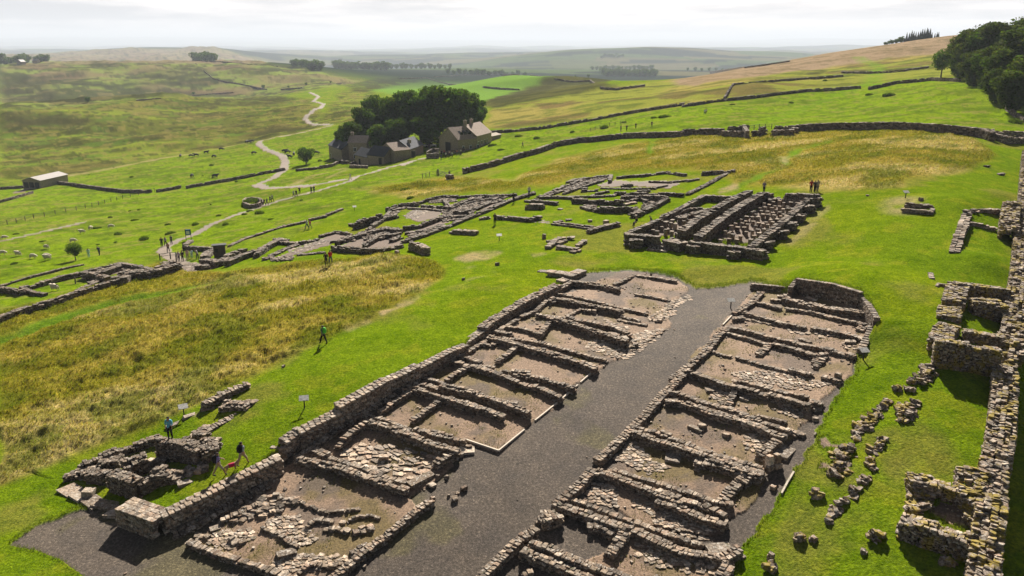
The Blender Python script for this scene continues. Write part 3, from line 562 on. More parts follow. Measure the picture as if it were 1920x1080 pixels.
ruin('ruined_room', 'nearest low room left of the gravel street, full of rubble heaps with a curved stone kiln wall', 'ruined room', GL,
     ['A 160 765 480 885 820 990 1000 1060 1250 1150|.45|.6', 'h -150 1150 20 1030 120 940 260 840 440 690 500 655|.5|.75', 'A 450 570 620 500 780 430 860 345|.4|.6', 'A 1160 400 1260 450 1390 500 1500 490 1700 465|.25|.35', 'A 1220 630 1310 560 1450 580|.35|.45', 'A 1380 650 1480 640 1590 665|.3|.5', 'A 1600 570 1700 530 1790 530 1885 550|.25|.3', 'A 820 640 900 670 980 700 1060 760 1130 800|.3|.4', 'A 1150 1040 1260 955 1350 975 1470 980|.3|.45', 'A 1640 870 1760 800|.35|.9'],
     (), ('A 830 640 960 520 1150 520 1260 690 1340 780 1130 820 980 700', 'A 840 960 1200 870 1560 900 1640 950 1180 1060 1000 1050', 'A 360 690 720 650 780 740 600 800 500 860 330 780'),
     ('A 700 420 860 350 1180 390 1150 470 930 520 700 600 560 590', 'A 220 690 330 690 340 780 230 760', 'A 540 760 720 730 700 810 580 810', 'A 1490 570 1600 560 1600 640 1500 640', 'A 1640 620 1810 620 1800 720 1660 700'), ['A 950 895 1130 825|.3|.75', 'A 360 660 430 630|.15|.7'])
ruin('stone_kerb', 'long low stone kerb strip beside the terrace wall, at the nearest left room', 'stone kerb', None, ['A 30 700 250 590 520 440 880 260|.14|.85'])
ruin('ruined_room', 'left-row room with a floor of big flagstones and a loose block lying in its middle', 'ruined room', GL,
     ['B 270 810 480 840 700 900 1000 1000 1250 1085|.75|.8', 'B 570 800 860 890 1000 950 1250 1025|.55|.6', 'B 1520 850 1690 745|.75|.85', 'B 900 475 1040 500 1300 590 1500 680 1720 735|.9|.8', 'B 890 480 760 570 640 680|.85|.65', 'B 850 410 700 500 490 650 400 715|.5|.6', 'B 400 715 270 800|.6|.7', 'B 400 720 540 770|.6|.9', 'B 860 400 1080 460 1290 550|.6|.6'],
     ['B 650 790 850 670 1180 700 1560 800 1500 920 1260 1040 860 880'], (), (), ['B 1290 1050 1490 925|.4|.75', 'B 1010 795 1100 780|.35|.6', 'B 1760 720 1840 715|.2|1.2'])
ruin('ruined_room', 'left-row room closed towards the street by pale timber edging boards', 'ruined room', GL,
     ['B 880 395 1180 215|.55|.6', 'B 1020 385 1150 290 1310 190|.65|.6', 'B 1220 180 1330 170 1540 235 1700 285 1920 355|.85|.75', 'C 880 910 1100 985 1250 1045|.75|.7', 'B 1310 460 1420 380 1540 300|.6|.65', ('B 1340 530 1500 590 1780 650|.7|.55', 'B 1480 550 1660 600|.75|.4')], (), (), ('B 1740 700 1860 720 1800 750',))
ruin('ruined_room', 'left-row room with a tall double wall on its near side and a curved cross wall', 'ruined room', GL,
     ['C 700 770 900 805 1100 865 1300 935 1490 1010|.9|.85', 'C 540 695 660 625 770 560|.55|.6', 'C 450 690 580 710 700 745|.45|.5', 'C 460 755 580 770 690 805|.5|.7', 'C 720 745 830 670 940 605|.6|.6', 'C 780 545 1000 600 1200 660 1400 740 1600 795 1780 880|.75|.7', 'C 1220 910 1380 935|.95|.5'], (), (), ('C 460 760 640 740 640 790 480 790',))
ruin('ruined_room', 'left-row room with one short cross wall standing free in the middle of its earth floor', 'ruined room', GL,
     ['C 850 490 960 530 1060 565|.8|.7', 'C 1000 590 1180 610|.6|.5', 'C 1240 640 1350 650|.3|.4', 'C 1350 635 1490 650|.75|.9', 'C 1360 670 1520 690 1700 725 1900 795|.7|.75', 'C 930 480 1020 425 1110 375|.4|.6', 'C 1060 405 1180 410|.4|.5', 'C 1210 555 1300 490 1390 420|.6|.65', 'D 70 665 330 735 540 800|.8|.75', 'D 550 790 740 850 900 895 1040 955|.8|1.0'])
ruin('ruined_room', 'left-row room with a tall broken back wall and an apron of cobbles running into the street', 'ruined room', GL,
     ['D 140 620 280 645|.6|.7', 'D 210 685 380 700 570 730 750 780 1000 850 1140 880|.4|.6', 'D 250 580 400 600 540 650|.5|.55', 'D 540 650 590 580 640 515|.8|.7', 'D 180 605 330 520|.5|.6', 'D 620 500 800 540 950 590 1150 650 1310 705|1.1|.8'], (), ['D 960 720 1100 690 1340 680 1420 640 1650 600 1700 610 1560 720 1460 800 1370 870 1250 885 1150 850 960 775'], ('D 1240 740 1380 720 1440 770 1260 800',), ['D 1290 670 1320 700|.8|.6', 'D 1150 640 1260 660|.5|.8'])
ruin('ruined_room', 'left-row room with a ragged tall near wall and a thin cross wall, steps of loose stones at its end', 'ruined room', GL,
     ['D 780 490 1000 540 1200 580 1340 640|.95|.7', 'D 510 470 640 490 760 500|.6|.6', 'D 380 490 500 440 600 350|.5|.6', 'D 620 345 700 340|.7|1.0', 'D 780 485 920 420|.35|.5', 'D 930 430 1040 440|.5|.5', 'D 640 320 800 345 1000 390 1180 420 1270 440|.85|.75', 'D 1240 480 1430 530|.3|.5', 'D 1240 520 1490 570|.2|.5'], (), ['D 1120 520 1260 560 1370 620 1180 600'])
ruin('ruined_room', 'farthest left-row room by the drain corner, with a kerb of rubble towards the street', 'ruined room', GL,
     ['D 700 285 840 310 1060 360 1250 410 1500 465|.35|.5', 'D 640 280 740 225 830 175|.7|.8', 'D 830 175 1000 190 1100 205 1250 240|.8|.75', 'D 1400 290 1550 315 1700 345|.3|.5', 'D 1210 200 1300 160 1400 115|.5|.7', 'D 1390 120 1560 140 1760 170|.5|.7'], (), ['D 1500 510 1640 430 1700 370 1900 290 1920 340 1780 400 1760 480 1650 540 1580 550'], ('D 1540 520 1640 500 1660 545 1580 560',))
# the terrace wall and its neighbours
ruin('terrace_wall', 'long dressed terrace wall with a squared near corner, along the drain left of the rooms', 'wall', None,
     ['R 470 845 700 925|1.15|1.5', 'R 715 915 1000 775 1240 655 1463 545|1.15|.95', ('B 150 650 290 550|1.15|1.0', 'B 60 690 180 695|.75|.9'), 'B 290 560 450 480 640 385|1.25|1.0', ('B 640 330 850 215 1060 100|1.55|1.0',), 'B 1060 105 1200 45 1340 -25|1.3|.9', 'C 440 640 800 455 920 412|1.0|.8', 'C 900 395 1060 290|.5|.8'], mat=DRESSED, dressed=True, ruin=.06, pal=1.15, ln=.42, ch=.19)
ruin('terrace_wall', 'upper rubble length of terrace wall between the lawn and the narrow drain', 'wall', None, ['D 20 590 60 555 200 465 350 370 520 285 690 205|.75|1.0'])
ruin('stone_platform', 'low stone platform and blocks on the lawn beyond the end of the drain', 'stone platform', None, ['D 640 85 800 105|.5|1.1', 'D 790 125 900 80|.5|1.2', 'D 735 165 820 140|.25|1.1', 'D 530 80 630 90|.08|.9'], mat=DRESSED, dressed=True, ruin=.05, ln=1.0, ch=.26)
# right row
ruin('street_wall', 'low rubble wall running along the right edge of the gravel street', 'wall', None,
     ['E 60 1140 110 1075 330 855 480 715 590 650|.45|.8', 'E 780 425 990 250 1110 110|.5|.85', 'G 430 870 600 720 780 540 830 500 1000 300 1100 200 1240 70|.5|.8', 'H 50 1010 180 900 360 750 470 600 560 540|.45|.85', 'H 610 410 760 320 850 225|.45|.8'], hs=.75, ws=.78)
ruin('wall_stub', 'detached square stub of rubble wall at a gap in the gravel street edge', 'wall', None, ['E 640 555 800 510|.55|.95', 'E 650 500 690 495|.3|.5'])
ruin('ruined_room', 'right-row room at the bottom edge of the picture, between two thick rubble walls', 'ruined room', GR,
     ['E 480 840 620 895 760 950 1060 1085 1200 1150|.8|.8', 'E 560 760 690 795 840 880 1000 940 1200 1010 1400 1085 1500 1120|.85|.85', 'E 480 1060 540 1040|.4|.5', 'F 830 920 990 825|.7|1.0', 'F 870 900 900 960 830 1080 800 1140|.75|.95'], (), ['F 30 780 200 800 560 900 780 980 740 1070 300 1010 60 900'], (), ['F 720 850 930 800|.3|1.3'])
ruin('ruined_room', 'right-row room with a T-shaped wall spur jutting into bare gravel', 'ruined room', GR,
     ['E 790 420 990 490 1300 600 1560 690 1900 850|.6|.9', 'F 460 840 560 870 700 880 830 910|.55|.8', 'E 1080 620 1180 625 1290 700|.5|.7', 'E 1390 690 1330 780 1270 860|.65|.95', 'E 920 380 1060 430 1240 500 1440 575|.4|.5', 'E 1500 590 1740 670 1900 725|.4|.55', 'F 310 690 420 720 660 790|.4|.5'], (), ['E 1130 220 1330 290 1340 480 1200 440 1000 390', 'E 1560 500 1920 600 1920 700 1700 620', 'F 120 500 300 470 620 620 780 640 700 780 420 690', 'F 0 350 240 420 200 520 0 440'])
ruin('ruined_room', 'right-row room with a broken patch of pink cobbles and a short end wall', 'ruined room', GR,
     ['E 1150 125 1300 170 1500 250 1700 330 1920 410|.75|.8', 'F 260 300 500 390 700 440 850 520|.7|.7', 'F 250 400 420 440 600 525 860 600|.65|.85', 'E 1310 120 1500 180 1760 250|.5|.55', 'F 340 270 560 325 800 410 910 415|.55|.6', 'F 830 390 950 260 1040 190|.5|1.0', 'F 1010 210 1120 130 1200 160|.75|1.1'], (), ['G 570 880 740 700 870 790 960 880 1120 950 900 1000', 'F 560 110 640 110 620 150'], (), ['G 1050 840 1180 860|.15|1.2'])
ruin('ruined_room', 'right-row room with a wide pinkish earth floor and a cobbled far end', 'ruined room', GR,
     ['G 760 610 930 680 1150 740 1400 830 1750 960 1900 1010|.85|.8', 'F 600 40 850 90 1050 150|.7|.7', 'G 780 575 960 620 1200 710 1500 820 1900 935|.6|.6', 'F 830 25 1000 65 1170 130|.65|.7', 'I 840 1015 920 940 1000 880|.8|.9', 'G 1010 610 1100 640|.7|.5'], (), ['I 690 830 950 830 1010 900 860 1000 740 1000 690 900'], ('I 480 850 560 830 560 870',), ['G 1260 560 1380 605|.2|.5', 'I 1010 1040 1090 930|.15|1.3'])
ruin('ruined_room', 'right-row room split by a paved cross wall, with a long double wall on its near side', 'ruined room', GR,
     ['G 1050 335 1200 340 1400 410 1650 480 1900 570|.75|.75', 'I 340 620 600 690 800 750 960 820 1060 850|.75|.75', 'G 990 270 1100 250 1290 310 1500 380 1700 430 1900 515|.65|.6', 'I 280 530 560 600 760 690 980 760 1110 790|.65|.65', 'I 180 250 340 310 540 380 680 410 900 460 1100 510 1290 570|.85|.7', 'I 600 345 800 380 960 430 1280 495|.6|.55', 'I 1290 530 1390 545|.6|.9', 'I 560 565 590 490 620 405|.5|.65', 'I 830 660 1060 710|.35|.5', 'I 1100 790 1220 830|.2|.6'], (), ['I 1010 560 1150 570 1250 690 1150 690 1020 640', 'I 390 500 480 420 590 420 550 560 470 540'], ('I 1300 700 1360 690 1360 730',), ['I 360 430 440 420|.15|1.0', 'I 690 530 740 480|.12|.8', 'I 1320 595 1400 600|.2|.6'])
ruin('ruined_room', 'right-row room with mossy floor and an L-shaped partition, near the info panel on the right lawn', 'ruined room', GR,
     ['H 630 810 830 870 1080 930|.3|.45', 'H 1110 910 1300 960|.5|.8', 'H 360 735 480 780 580 800|.3|.5', 'H 550 590 700 630 880 685|.4|.5', 'H 960 685 1150 730 1340 790 1440 770|.55|.6', 'H 930 690 880 740 830 785|.35|.9', 'H 1440 785 1390 850 1340 890|.35|.6', 'H 1370 790 1330 850|.4|.7', 'H 1410 985 1500 1000 1560 1020|.4|.7'], (), ['I 560 280 900 260 1280 330 1480 380 1260 440 900 400 640 330'])
ruin('ruined_room', 'right-row room with a broad slabbed floor of pale flat stones', 'ruined room', GR,
     ['H 570 540 740 570 1000 640 1220 690 1450 730 1700 795|.55|.65', 'H 670 460 830 490 1000 520|.15|.5', 'H 690 400 860 450 1000 490 1240 535|.5|.6', 'H 1310 540 1600 590 1790 645|.5|.7', 'H 600 460 680 450|.5|.9', 'H 1200 640 1280 670|.3|.7', 'H 1620 670 1710 670|.25|.7'], ['H 1010 515 1230 540 1310 560 1310 610 1230 610 1100 590', 'H 1320 550 1480 590 1560 650 1340 630'], ['H 1560 680 1700 690 1720 760 1600 740'])
ruin('ruined_room', 'sunken apsidal room at the far right corner, with a thick broken wall inside tall retaining walls', 'ruined room', GR,
     ['H 790 310 900 330 1020 365|.5|.55', 'H 1080 370 1300 400 1500 450 1780 510|.4|.6', 'H 1070 275 1200 310 1500 370 1770 400|.75|1.3', 'H 1740 560 1790 520|.3|1.0', 'H 940 290 1060 300|.4|.7', 'H 1000 260 1130 245|.4|.7'], ['H 1280 260 1400 260 1380 310 1290 300'])
ruin('retaining_wall', 'dark angled retaining wall holding up the lawn round the sunken corner room', 'wall', None,
     ['H 770 150 940 165 1110 182|.55|.45', 'H 1115 182 1180 105|1.1|.45', 'H 1180 105 1500 150 1740 222|1.5|.45', 'H 1742 225 1820 335 1890 450|1.2|.5', 'H 1888 455 1820 600 1750 740|.35|.55'], dressed=True, ruin=.04, pal=.8, ch=.16, ln=.4)
make_wall(['J 450 225 560 240 670 265|.1|.35'], 'stone_kerb'); tag(bpy.data.objects['stone_kerb.001'] if 'stone_kerb.001' in bpy.data.objects else bpy.data.objects['stone_kerb'], 'thin stone kerb trailing into the grass from the sunken corner room', 'stone kerb')
# ------------------------------------------------------------------ granary
root = ruin('granary', 'roofless double granary with buttressed outer walls and rows of little floor pillars inside', 'granary', None,
     ['O 110 552 250 562 395 575|1.3|.8', 'O 680 620 900 645 1120 670 1330 700|1.1|.9', 'O 120 545 270 480 410 420|1.2|.7', 'O 430 400 550 345 680 275 800 212|.9|.8', 'O 800 212 930 218 1050 225|.9|.7', 'O 600 520 760 405 980 275 1190 175|1.5|1.1', 'O 745 570 960 405 1130 292 1310 190|1.5|1.1', 'O 1220 660 1500 432 1720 228|1.2|.95',
      'O 1310 190 1385 198|1.3|.8', 'O 1390 240 1525 252|.8|.7', 'O 1520 200 1660 200 1800 208|1.5|.8', 'O 720 395 800 400|.5|.5', 'O 570 410 640 405|.8|.6', 'O 450 390 560 370 640 330|.6|.6', 'O 640 330 780 320|.5|.5', 'O 560 400 700 380 780 350|.6|.6', 'O 480 600 610 630|1.0|1.6', 'O 930 380 1000 385|.6|.5'],
     (), (), ('O 560 400 830 330 860 350 660 470', 'O 420 420 560 400 580 420 440 440'), ['O 310 655 470 665|.5|.7', 'O 300 685 470 700|.25|.7', 'O 330 625 490 635|.75|.6'], ruin=.1, dressed=False, pal=.6)
for s_, h_ in (('O 150 600 240 600', 1.0), ('O 650 650 750 655', .9), ('O 1020 705 1110 705', .9), ('O 1300 630 1395 620', .9), ('O 1420 535 1520 525', .9), ('O 1500 462 1595 455', .9), ('O 1590 390 1675 385', .9), ('O 1660 310 1750 305', .95), ('O 1730 240 1815 235', 1.2)):
    make_wall([s_ + '|%g|1.1' % h_], 'buttress', root, None, ruin=.03, pal=.6)
def pillars(p00, p10, p01, p11, n, m, keep):
    A_, B_, C_, D_ = [unproj(pxs(q), 0, GZ)[0] for q in (p00, p10, p01, p11)]
    for i in range(n):
        for j in range(m):
            if RNG.uniform() > keep: continue
            a, b = (i + RNG.uniform(-.16, .16)) / (n - 1), (j + RNG.uniform(-.2, .2)) / (m - 1); p = (A_ * (1 - a) + B_ * a) * (1 - b) + (C_ * (1 - a) + D_ * a) * b
            S = Stones(); z = float(gz(p[0], p[1])) - .1; h = RNG.uniform(.5, .85); w = RNG.uniform(.32, .46); S.add((p[0], p[1], z + h / 2), (w, w, h), RNG.uniform(.8, 1.2), .03); S.add((p[0], p[1], z + h + .05), (w * 1.15, w * 1.15, .12), RNG.uniform(.8, 1.2), .03)
            link('pillar', S.mesh('pillar', True, .06, .95, root.location), root, STONE)
pillars('O 890 630', 'O 1195 650', 'O 1400 280', 'O 1640 310', 6, 13, .9)
pillars('O 340 560', 'O 560 590', 'O 420 470', 'O 620 490', 5, 4, .9)
# ------------------------------------------------------------------ headquarters ruin, commander's house
ruin('courtyard_ruin', 'wide low courtyard ruin with grassy rooms left of the granary, farthest of the central ruins', 'ruin', None,
     ['Q 420 228 530 238 625 248|.6|.7', 'Q 520 212 640 208 740 215|.5|.6', 'Q 490 216 570 188 650 150 780 97 900 70 1000 64|.5|.8', 'Q 560 205 700 155 830 150|.35|.6', 'Q 680 185 790 145 940 98|.4|.6', 'Q 1040 76 1130 66 1200 62|.5|.7', 'Q 1200 64 1370 40 1505 56|.5|.7', 'Q 1620 42 1730 36 1830 30|.8|.7', 'Q 1830 30 1730 80 1640 130 1520 188|.4|.7', 'Q 930 150 1100 154 1300 152|.3|.5', 'Q 1030 178 1200 184 1360 182 1480 190|.6|.6', 'Q 740 225 900 230 1075 236|.9|.7', 'Q 1070 210 1200 202 1320 205 1385 213|.9|.7',
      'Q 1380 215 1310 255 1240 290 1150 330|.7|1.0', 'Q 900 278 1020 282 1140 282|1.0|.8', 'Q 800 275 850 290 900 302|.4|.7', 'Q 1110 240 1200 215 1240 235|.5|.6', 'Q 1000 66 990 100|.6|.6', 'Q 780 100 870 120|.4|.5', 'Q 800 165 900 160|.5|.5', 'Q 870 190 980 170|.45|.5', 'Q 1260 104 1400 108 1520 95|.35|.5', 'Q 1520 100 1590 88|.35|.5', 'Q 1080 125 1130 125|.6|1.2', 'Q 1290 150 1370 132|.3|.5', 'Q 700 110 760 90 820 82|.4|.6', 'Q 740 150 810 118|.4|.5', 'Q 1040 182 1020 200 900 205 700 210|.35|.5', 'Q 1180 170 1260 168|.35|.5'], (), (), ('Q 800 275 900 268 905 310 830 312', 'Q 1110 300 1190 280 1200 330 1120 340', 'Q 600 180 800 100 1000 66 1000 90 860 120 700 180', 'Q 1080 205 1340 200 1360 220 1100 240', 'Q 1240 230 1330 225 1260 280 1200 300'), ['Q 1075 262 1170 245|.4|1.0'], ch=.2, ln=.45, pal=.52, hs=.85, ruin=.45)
ruin('wall_stub', 'short dark wall block standing alone on the lawn before the courtyard ruin', 'wall', None, ['Q 422 262 530 262|.8|1.0'], ch=.25, pal=.85)
ruin('entrance_ruin', 'low entrance front with long stone steps on the lawn left of the granary', 'ruin', None,
     ['Q 108 355 170 345|.4|.7', 'Q 220 342 320 345 440 357|.55|.7', 'Q 450 357 512 342|.6|.7', 'Q 850 437 940 410 1050 385|.5|.7', 'Q 600 392 720 405 870 425|.2|.6', 'Q 650 385 760 398 880 412|.35|.5', 'Q 660 372 620 385|.25|.5'], ['Q 440 380 540 375 600 392 560 400'], (), (), ['Q 690 365 735 362|.35|.6', 'Q 845 372 868 370|.4|.7', 'Q 955 378 975 372|.5|.7', 'Q 640 292 670 292|.25|.7'], ch=.2, pal=.65)
ruin('small_ruin', 'small cluster of tumbled walling on the lawn in front of the granary', 'ruin', None,
     ['Q 570 545 640 490 735 485|.4|.7', 'Q 640 547 700 553 765 562|.4|.7', 'Q 640 525 690 505|.3|.6', 'Q 770 540 820 505|.35|.6', 'Q 740 582 770 572|.3|.7'], (), (), ('Q 570 520 640 500 650 545 580 550',), (), ch=.22)
ruin('house_ruin', 'large ruined courtyard house, a tangle of low walls, between the south gate and courtyard ruin', 'ruin', None,
     ['P 1020 552 1160 510 1300 460 1500 378 1770 268 1925 220|.55|.9', 'P 535 592 620 600 760 610 870 612|.9|.7', 'P 870 612 1005 585|.5|.7', 'P 60 680 200 612 320 570 430 542|.35|.9', 'P 440 522 560 490 650 503|.45|.7', 'P 300 650 380 645 470 635|.25|.9', 'P 690 425 780 395 870 375|1.5|1.3', 'P 770 470 820 440 880 400 970 378|.7|.7', 'P 910 330 1000 302 1120 292|.8|.8', 'P 1160 272 1300 242 1390 245|.7|.7', 'P 1150 310 1240 315 1350 322|.7|.6', 'P 1340 322 1500 262 1640 240|.8|.7', 'P 1400 250 1560 238 1700 240 1800 232|.5|.7', 'P 1020 458 1140 440 1280 388|.8|.7', 'P 740 500 900 470 1000 480|.7|.7', 'P 560 560 720 512 830 482 905 470|.7|.8', 'P 750 580 850 522 930 512|.7|.7', 'P 940 550 1000 525|.5|.8', 'P 1370 352 1500 342|.8|.6', 'P 1280 390 1450 382|.5|.7', 'P 1060 330 1160 332 1290 345|.3|.6', 'P 1560 300 1720 270|.5|.6', 'P 1500 380 1480 350 1620 290|.5|.7', 'P 1300 270 1340 320|.6|.7', 'P 1130 290 1200 270|.5|.6', 'P 1440 300 1540 275 1640 262|.5|.6', 'P 880 400 930 350 1000 330|.4|.6', 'P 650 440 700 450|.4|.6', 'P 1040 500 1180 480 1300 440|.35|.8', 'P 520 560 640 540|.35|.7', 'P 1640 270 1700 250|.5|.6', 'P 860 540 990 500|.4|.7'],
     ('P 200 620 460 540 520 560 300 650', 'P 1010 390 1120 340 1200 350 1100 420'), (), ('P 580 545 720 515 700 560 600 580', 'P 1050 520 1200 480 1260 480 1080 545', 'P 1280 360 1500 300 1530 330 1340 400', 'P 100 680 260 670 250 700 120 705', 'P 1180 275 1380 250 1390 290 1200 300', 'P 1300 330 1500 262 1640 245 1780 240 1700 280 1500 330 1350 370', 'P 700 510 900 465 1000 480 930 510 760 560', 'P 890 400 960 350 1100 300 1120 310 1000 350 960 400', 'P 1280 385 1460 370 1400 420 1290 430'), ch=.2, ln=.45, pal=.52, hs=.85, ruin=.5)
ruin('wall_stub', 'tall square stub of wall standing alone before the near corner of the house ruin', 'wall', None, ['P 1075 562 1120 575 1180 605|1.1|.9'], ch=.22)
ruin('wall_stub', 'low loose row of stones on the lawn right of the house ruin', 'wall', None, ['P 1370 482 1440 485 1520 490|.55|.8', 'P 1352 495 1370 497|.25|.6'], ch=.22)
# ------------------------------------------------------------------ south gate and the ruin beyond it
ruin('gate_ruin', 'ruined south gate of rough stone piers with a pale paved threshold, by the path', 'gate ruin', None,
     ['N 30 665 240 640 435 605|1.1|.9', 'N 150 600 340 585|1.3|.8', 'N 900 475 960 400 1070 360|.7|1.4', 'N 1290 465 1420 410 1600 345|.9|1.0', 'N 1300 565 1450 500 1600 435 1760 385 1920 330|.8|.9', 'N 880 530 1020 545 1160 570|.8|1.3', 'N 1170 560 1310 500|.8|1.2', 'N 530 295 700 305 1060 325|.7|.6', 'N 545 265 650 190|.45|.9', 'N 740 650 840 635 930 650|.6|.9', 'P 0 640 80 585 170 540|.8|.9', 'P 170 560 260 570 330 560|.5|.7', 'P 130 540 210 550|.7|.7'],
     ('N 450 660 620 595 870 620 1130 670 900 740 520 760',), (), ('N 900 470 1050 370 1080 450 960 520', 'N 1320 480 1600 350 1640 390 1340 540', 'N 100 620 320 585 400 610 150 640'), ch=.22, pal=.62)
ruin('guardroom_ruin', 'long low ruin with a tumbled square chamber, left of the south gate', 'ruin', None,
     ['S 0 452 80 462 155 472|.8|.7', 'S 155 455 250 488 320 497|.5|.6', 'S 160 452 300 415 450 370 590 342 800 292 880 275|.65|.7', 'S 870 278 1000 300 1100 325|.8|.7', 'S 600 345 680 352 770 375|1.0|.8', 'S 600 350 740 340 860 300|.9|.7', 'S 700 330 800 310 870 285|.8|.7', 'S 860 345 980 330 1090 322|.7|.7', 'S 640 420 720 400 860 372|.4|1.0', 'S 560 470 660 430 760 385|.4|.7'], (), (), ('S 610 345 760 360 780 400 640 410', 'S 880 310 980 315 1000 340 880 350'), ch=.22, pal=.6)
ruin('curtain_wall', 'long low curtain wall running out of the left edge below the guardroom ruin', 'wall', None, ['S -40 680 0 662 200 590 420 530 560 480 610 465 760 420 880 390|.9|.8', 'S 890 385 930 345 1100 335 1290 283|1.2|1.0'], ch=.22, pal=.6)
ruin('low_wall', 'thin low wall in the pasture along the far side of the guardroom ruin', 'wall', None, ['S 0 440 110 408 230 370 430 320 590 288|.35|.5'], ch=.22, pal=.62)
ruin('fort_bank_wall', 'dark low bank wall climbing from the south gate across the sheep pasture', 'wall', None, ['d 1290 300 1370 262 1500 218 1600 188 1720 160|.35|.7', 'd 1740 150 1830 130|.4|.6', 'd 1840 122 1925 90|.3|.6'], ch=.25, mat=DARKW, pal=.7)
# ------------------------------------------------------------------ tower ruin by the lower left
ruin('tower_ruin', 'square tower ruin of blackened stone at lower left, with a person standing on its wall', 'tower ruin', None,
     ['R 190 585 300 540 400 492|.5|.8', 'R 400 500 540 460 600 432 690 405|.5|.7', 'R 80 660 170 640 205 600|.35|.9', 'R 690 408 770 428 860 448 960 488|1.4|.9', 'R 965 492 1060 460|1.4|1.3', 'R 840 408 960 430 1075 425|1.3|.6', 'R 455 585 590 528|1.1|1.3', 'R 230 632 290 628 345 645|.7|1.0', 'R 380 642 460 665 545 695|1.15|.9', 'R 550 695 620 660 690 622|1.1|.8', 'R 690 645 750 640 820 645|.9|1.1', 'R 820 640 860 670|.5|.8', 'R 650 612 730 615|.9|.7', 'R 300 575 350 560 430 545|.7|1.1', 'R 180 635 300 600|.5|.9', 'R 930 380 1000 385|.5|.7', 'R 590 600 650 590|.4|.6'],
     (), (), ('R 620 560 700 545 740 580 640 600', 'R 850 620 960 600 1050 640 900 680', 'R 300 570 420 540 440 580 320 600'), ['R 75 740 300 860|.12|1.3', 'R 270 850 430 865|.1|1.0', 'R 195 768 265 760|.6|.8', 'R 665 565 740 555|.6|.9', 'R 820 775 920 735|.15|.8', 'R 350 900 420 905|.25|1.0'], pal=.72, hs=1.12)
ruin('lawn_ruin', 'low L-shaped footing with a square pier on the lawn beyond the tower ruin', 'ruin', None,
     ['R 900 405 1000 370 1110 310 1290 222 1345 175|.35|.75', 'R 980 195 1100 130 1180 95 1270 60|.8|.8', 'R 1105 190 1200 185 1290 195|.75|1.3', 'R 1290 165 1350 175|.5|.9', 'R 960 350 1010 345|.4|.8'], (), (), ('R 900 385 1000 380 1000 410 920 415',), ['R 960 250 1080 225|.1|.6', 'R 740 370 850 310|.08|.5', 'R 850 310 955 255|.08|.5'], hs=.9)
# ------------------------------------------------------------------ right: the long north wall, turret, small tower
ruin('fort_wall', 'very broad mossy fort wall along the right edge, beside the turret and down to the bottom corner', 'wall', None,
     ['Z 1928 280 1921 420 1914 505 1906 560 1897 640|1.5|1.9', 'Z 1885 660 1886 720 1880 790 1872 850|1.3|1.9', 'Z 1865 860 1862 930 1850 1030 1845 1080 1838 1160|1.3|1.8', 'M 1790 215 1765 360 1760 515|1.7|2.2', 'J 1790 280 1900 270|1.4|1.4', 'J 1770 440 1860 450|1.2|1.5', 'J 1690 575 1810 640|1.2|.8', 'J 1850 640 1830 760|1.2|1.6', 'K 1640 920 1640 1000|1.3|1.1'], mat=MOSSY, ln=.3, ch=.15, fine=True, ruin=.3, pal=.95, ws=.82, hs=.9, rough=.3)
ruin('turret_ruin', 'tall-walled turret ruin of lichen-spotted stone built against the broad wall at right', 'turret ruin', None,
     ['J 1300 140 1430 152 1560 170 1790 198|1.6|.8', 'J 1340 140 1310 200 1290 300|1.5|1.7', 'J 1255 355 1245 440|1.3|1.7', 'J 1250 515 1200 560 1170 650|1.4|1.6', 'J 1125 652 1400 685 1700 745|2.1|.75', 'J 1385 565 1500 585 1700 620|1.4|.8', 'J 1465 300 1600 315 1760 345|1.6|.75', 'J 1450 280 1720 300|1.6|.5'], mat=MOSSY, ruin=.08, pal=.8, ch=.16)
ruin('stone_cist', 'open box of thin upright slabs against the far corner of the turret', 'stone box', None, ['J 1085 245 1160 250 1245 245|.75|.25', 'J 1150 150 1110 200 1080 240|.75|.25', 'J 1155 148 1270 165|.75|.25'], dressed=True, ruin=.02, ch=.4, ln=1.2, pal=.9)
ruin('small_tower', 'small mossy square tower base with a gravel floor, against the broad wall at lower right', 'tower ruin', None,
     ['L 980 150 1010 240|.8|1.4', 'L 1060 195 1250 250 1400 320 1500 410|.9|.85', 'L 930 285 1000 290 1085 300|.5|.9', 'L 880 380 960 400 1020 440|.5|1.7', 'L 830 525 1000 590 1200 645 1440 725|1.1|1.1', 'L 1440 90 1465 200 1480 310|1.1|1.5', 'L 1430 500 1500 560|.5|.9'], mat=MOSSY, ruin=.25, pal=1.0, rough=.25)
lines = [('K 705 335 610 440 545 505', 'crooked'), ('K 540 490 480 560 450 590', 'thick'), ('K 450 600 410 660 385 700', 'knotted'), ('K 320 750 400 800', 'squat'), ('K 290 820 250 930 230 1040', 'lumpy'), ('K 925 350 890 410 850 470 830 540', 'steep'), ('K 645 680 590 770 555 825', 'thin'), ('K 540 860 550 970', 'stubby'), ('L 495 180 430 260 350 370 230 460 150 610', 'longest'), ('K 1100 20 1040 120 1000 200', 'dark'), ('K 810 370 810 430', 'faint')]
where = ['along the upper side of the right-hand lawn', 'beside the longer crooked stone line on the right lawn', 'in the middle of the stone line on the right lawn', 'just above two bare earth patches', 'heading down past the bare earth patches on the right lawn', 'nearest the broad wall on the right lawn', 'leading down between two stone lines on the right lawn', 'above the longest broken stone line', 'snaking down the right lawn towards the bottom', 'trailing from the turret corner', 'beside the steep dark stone heap on the right lawn']
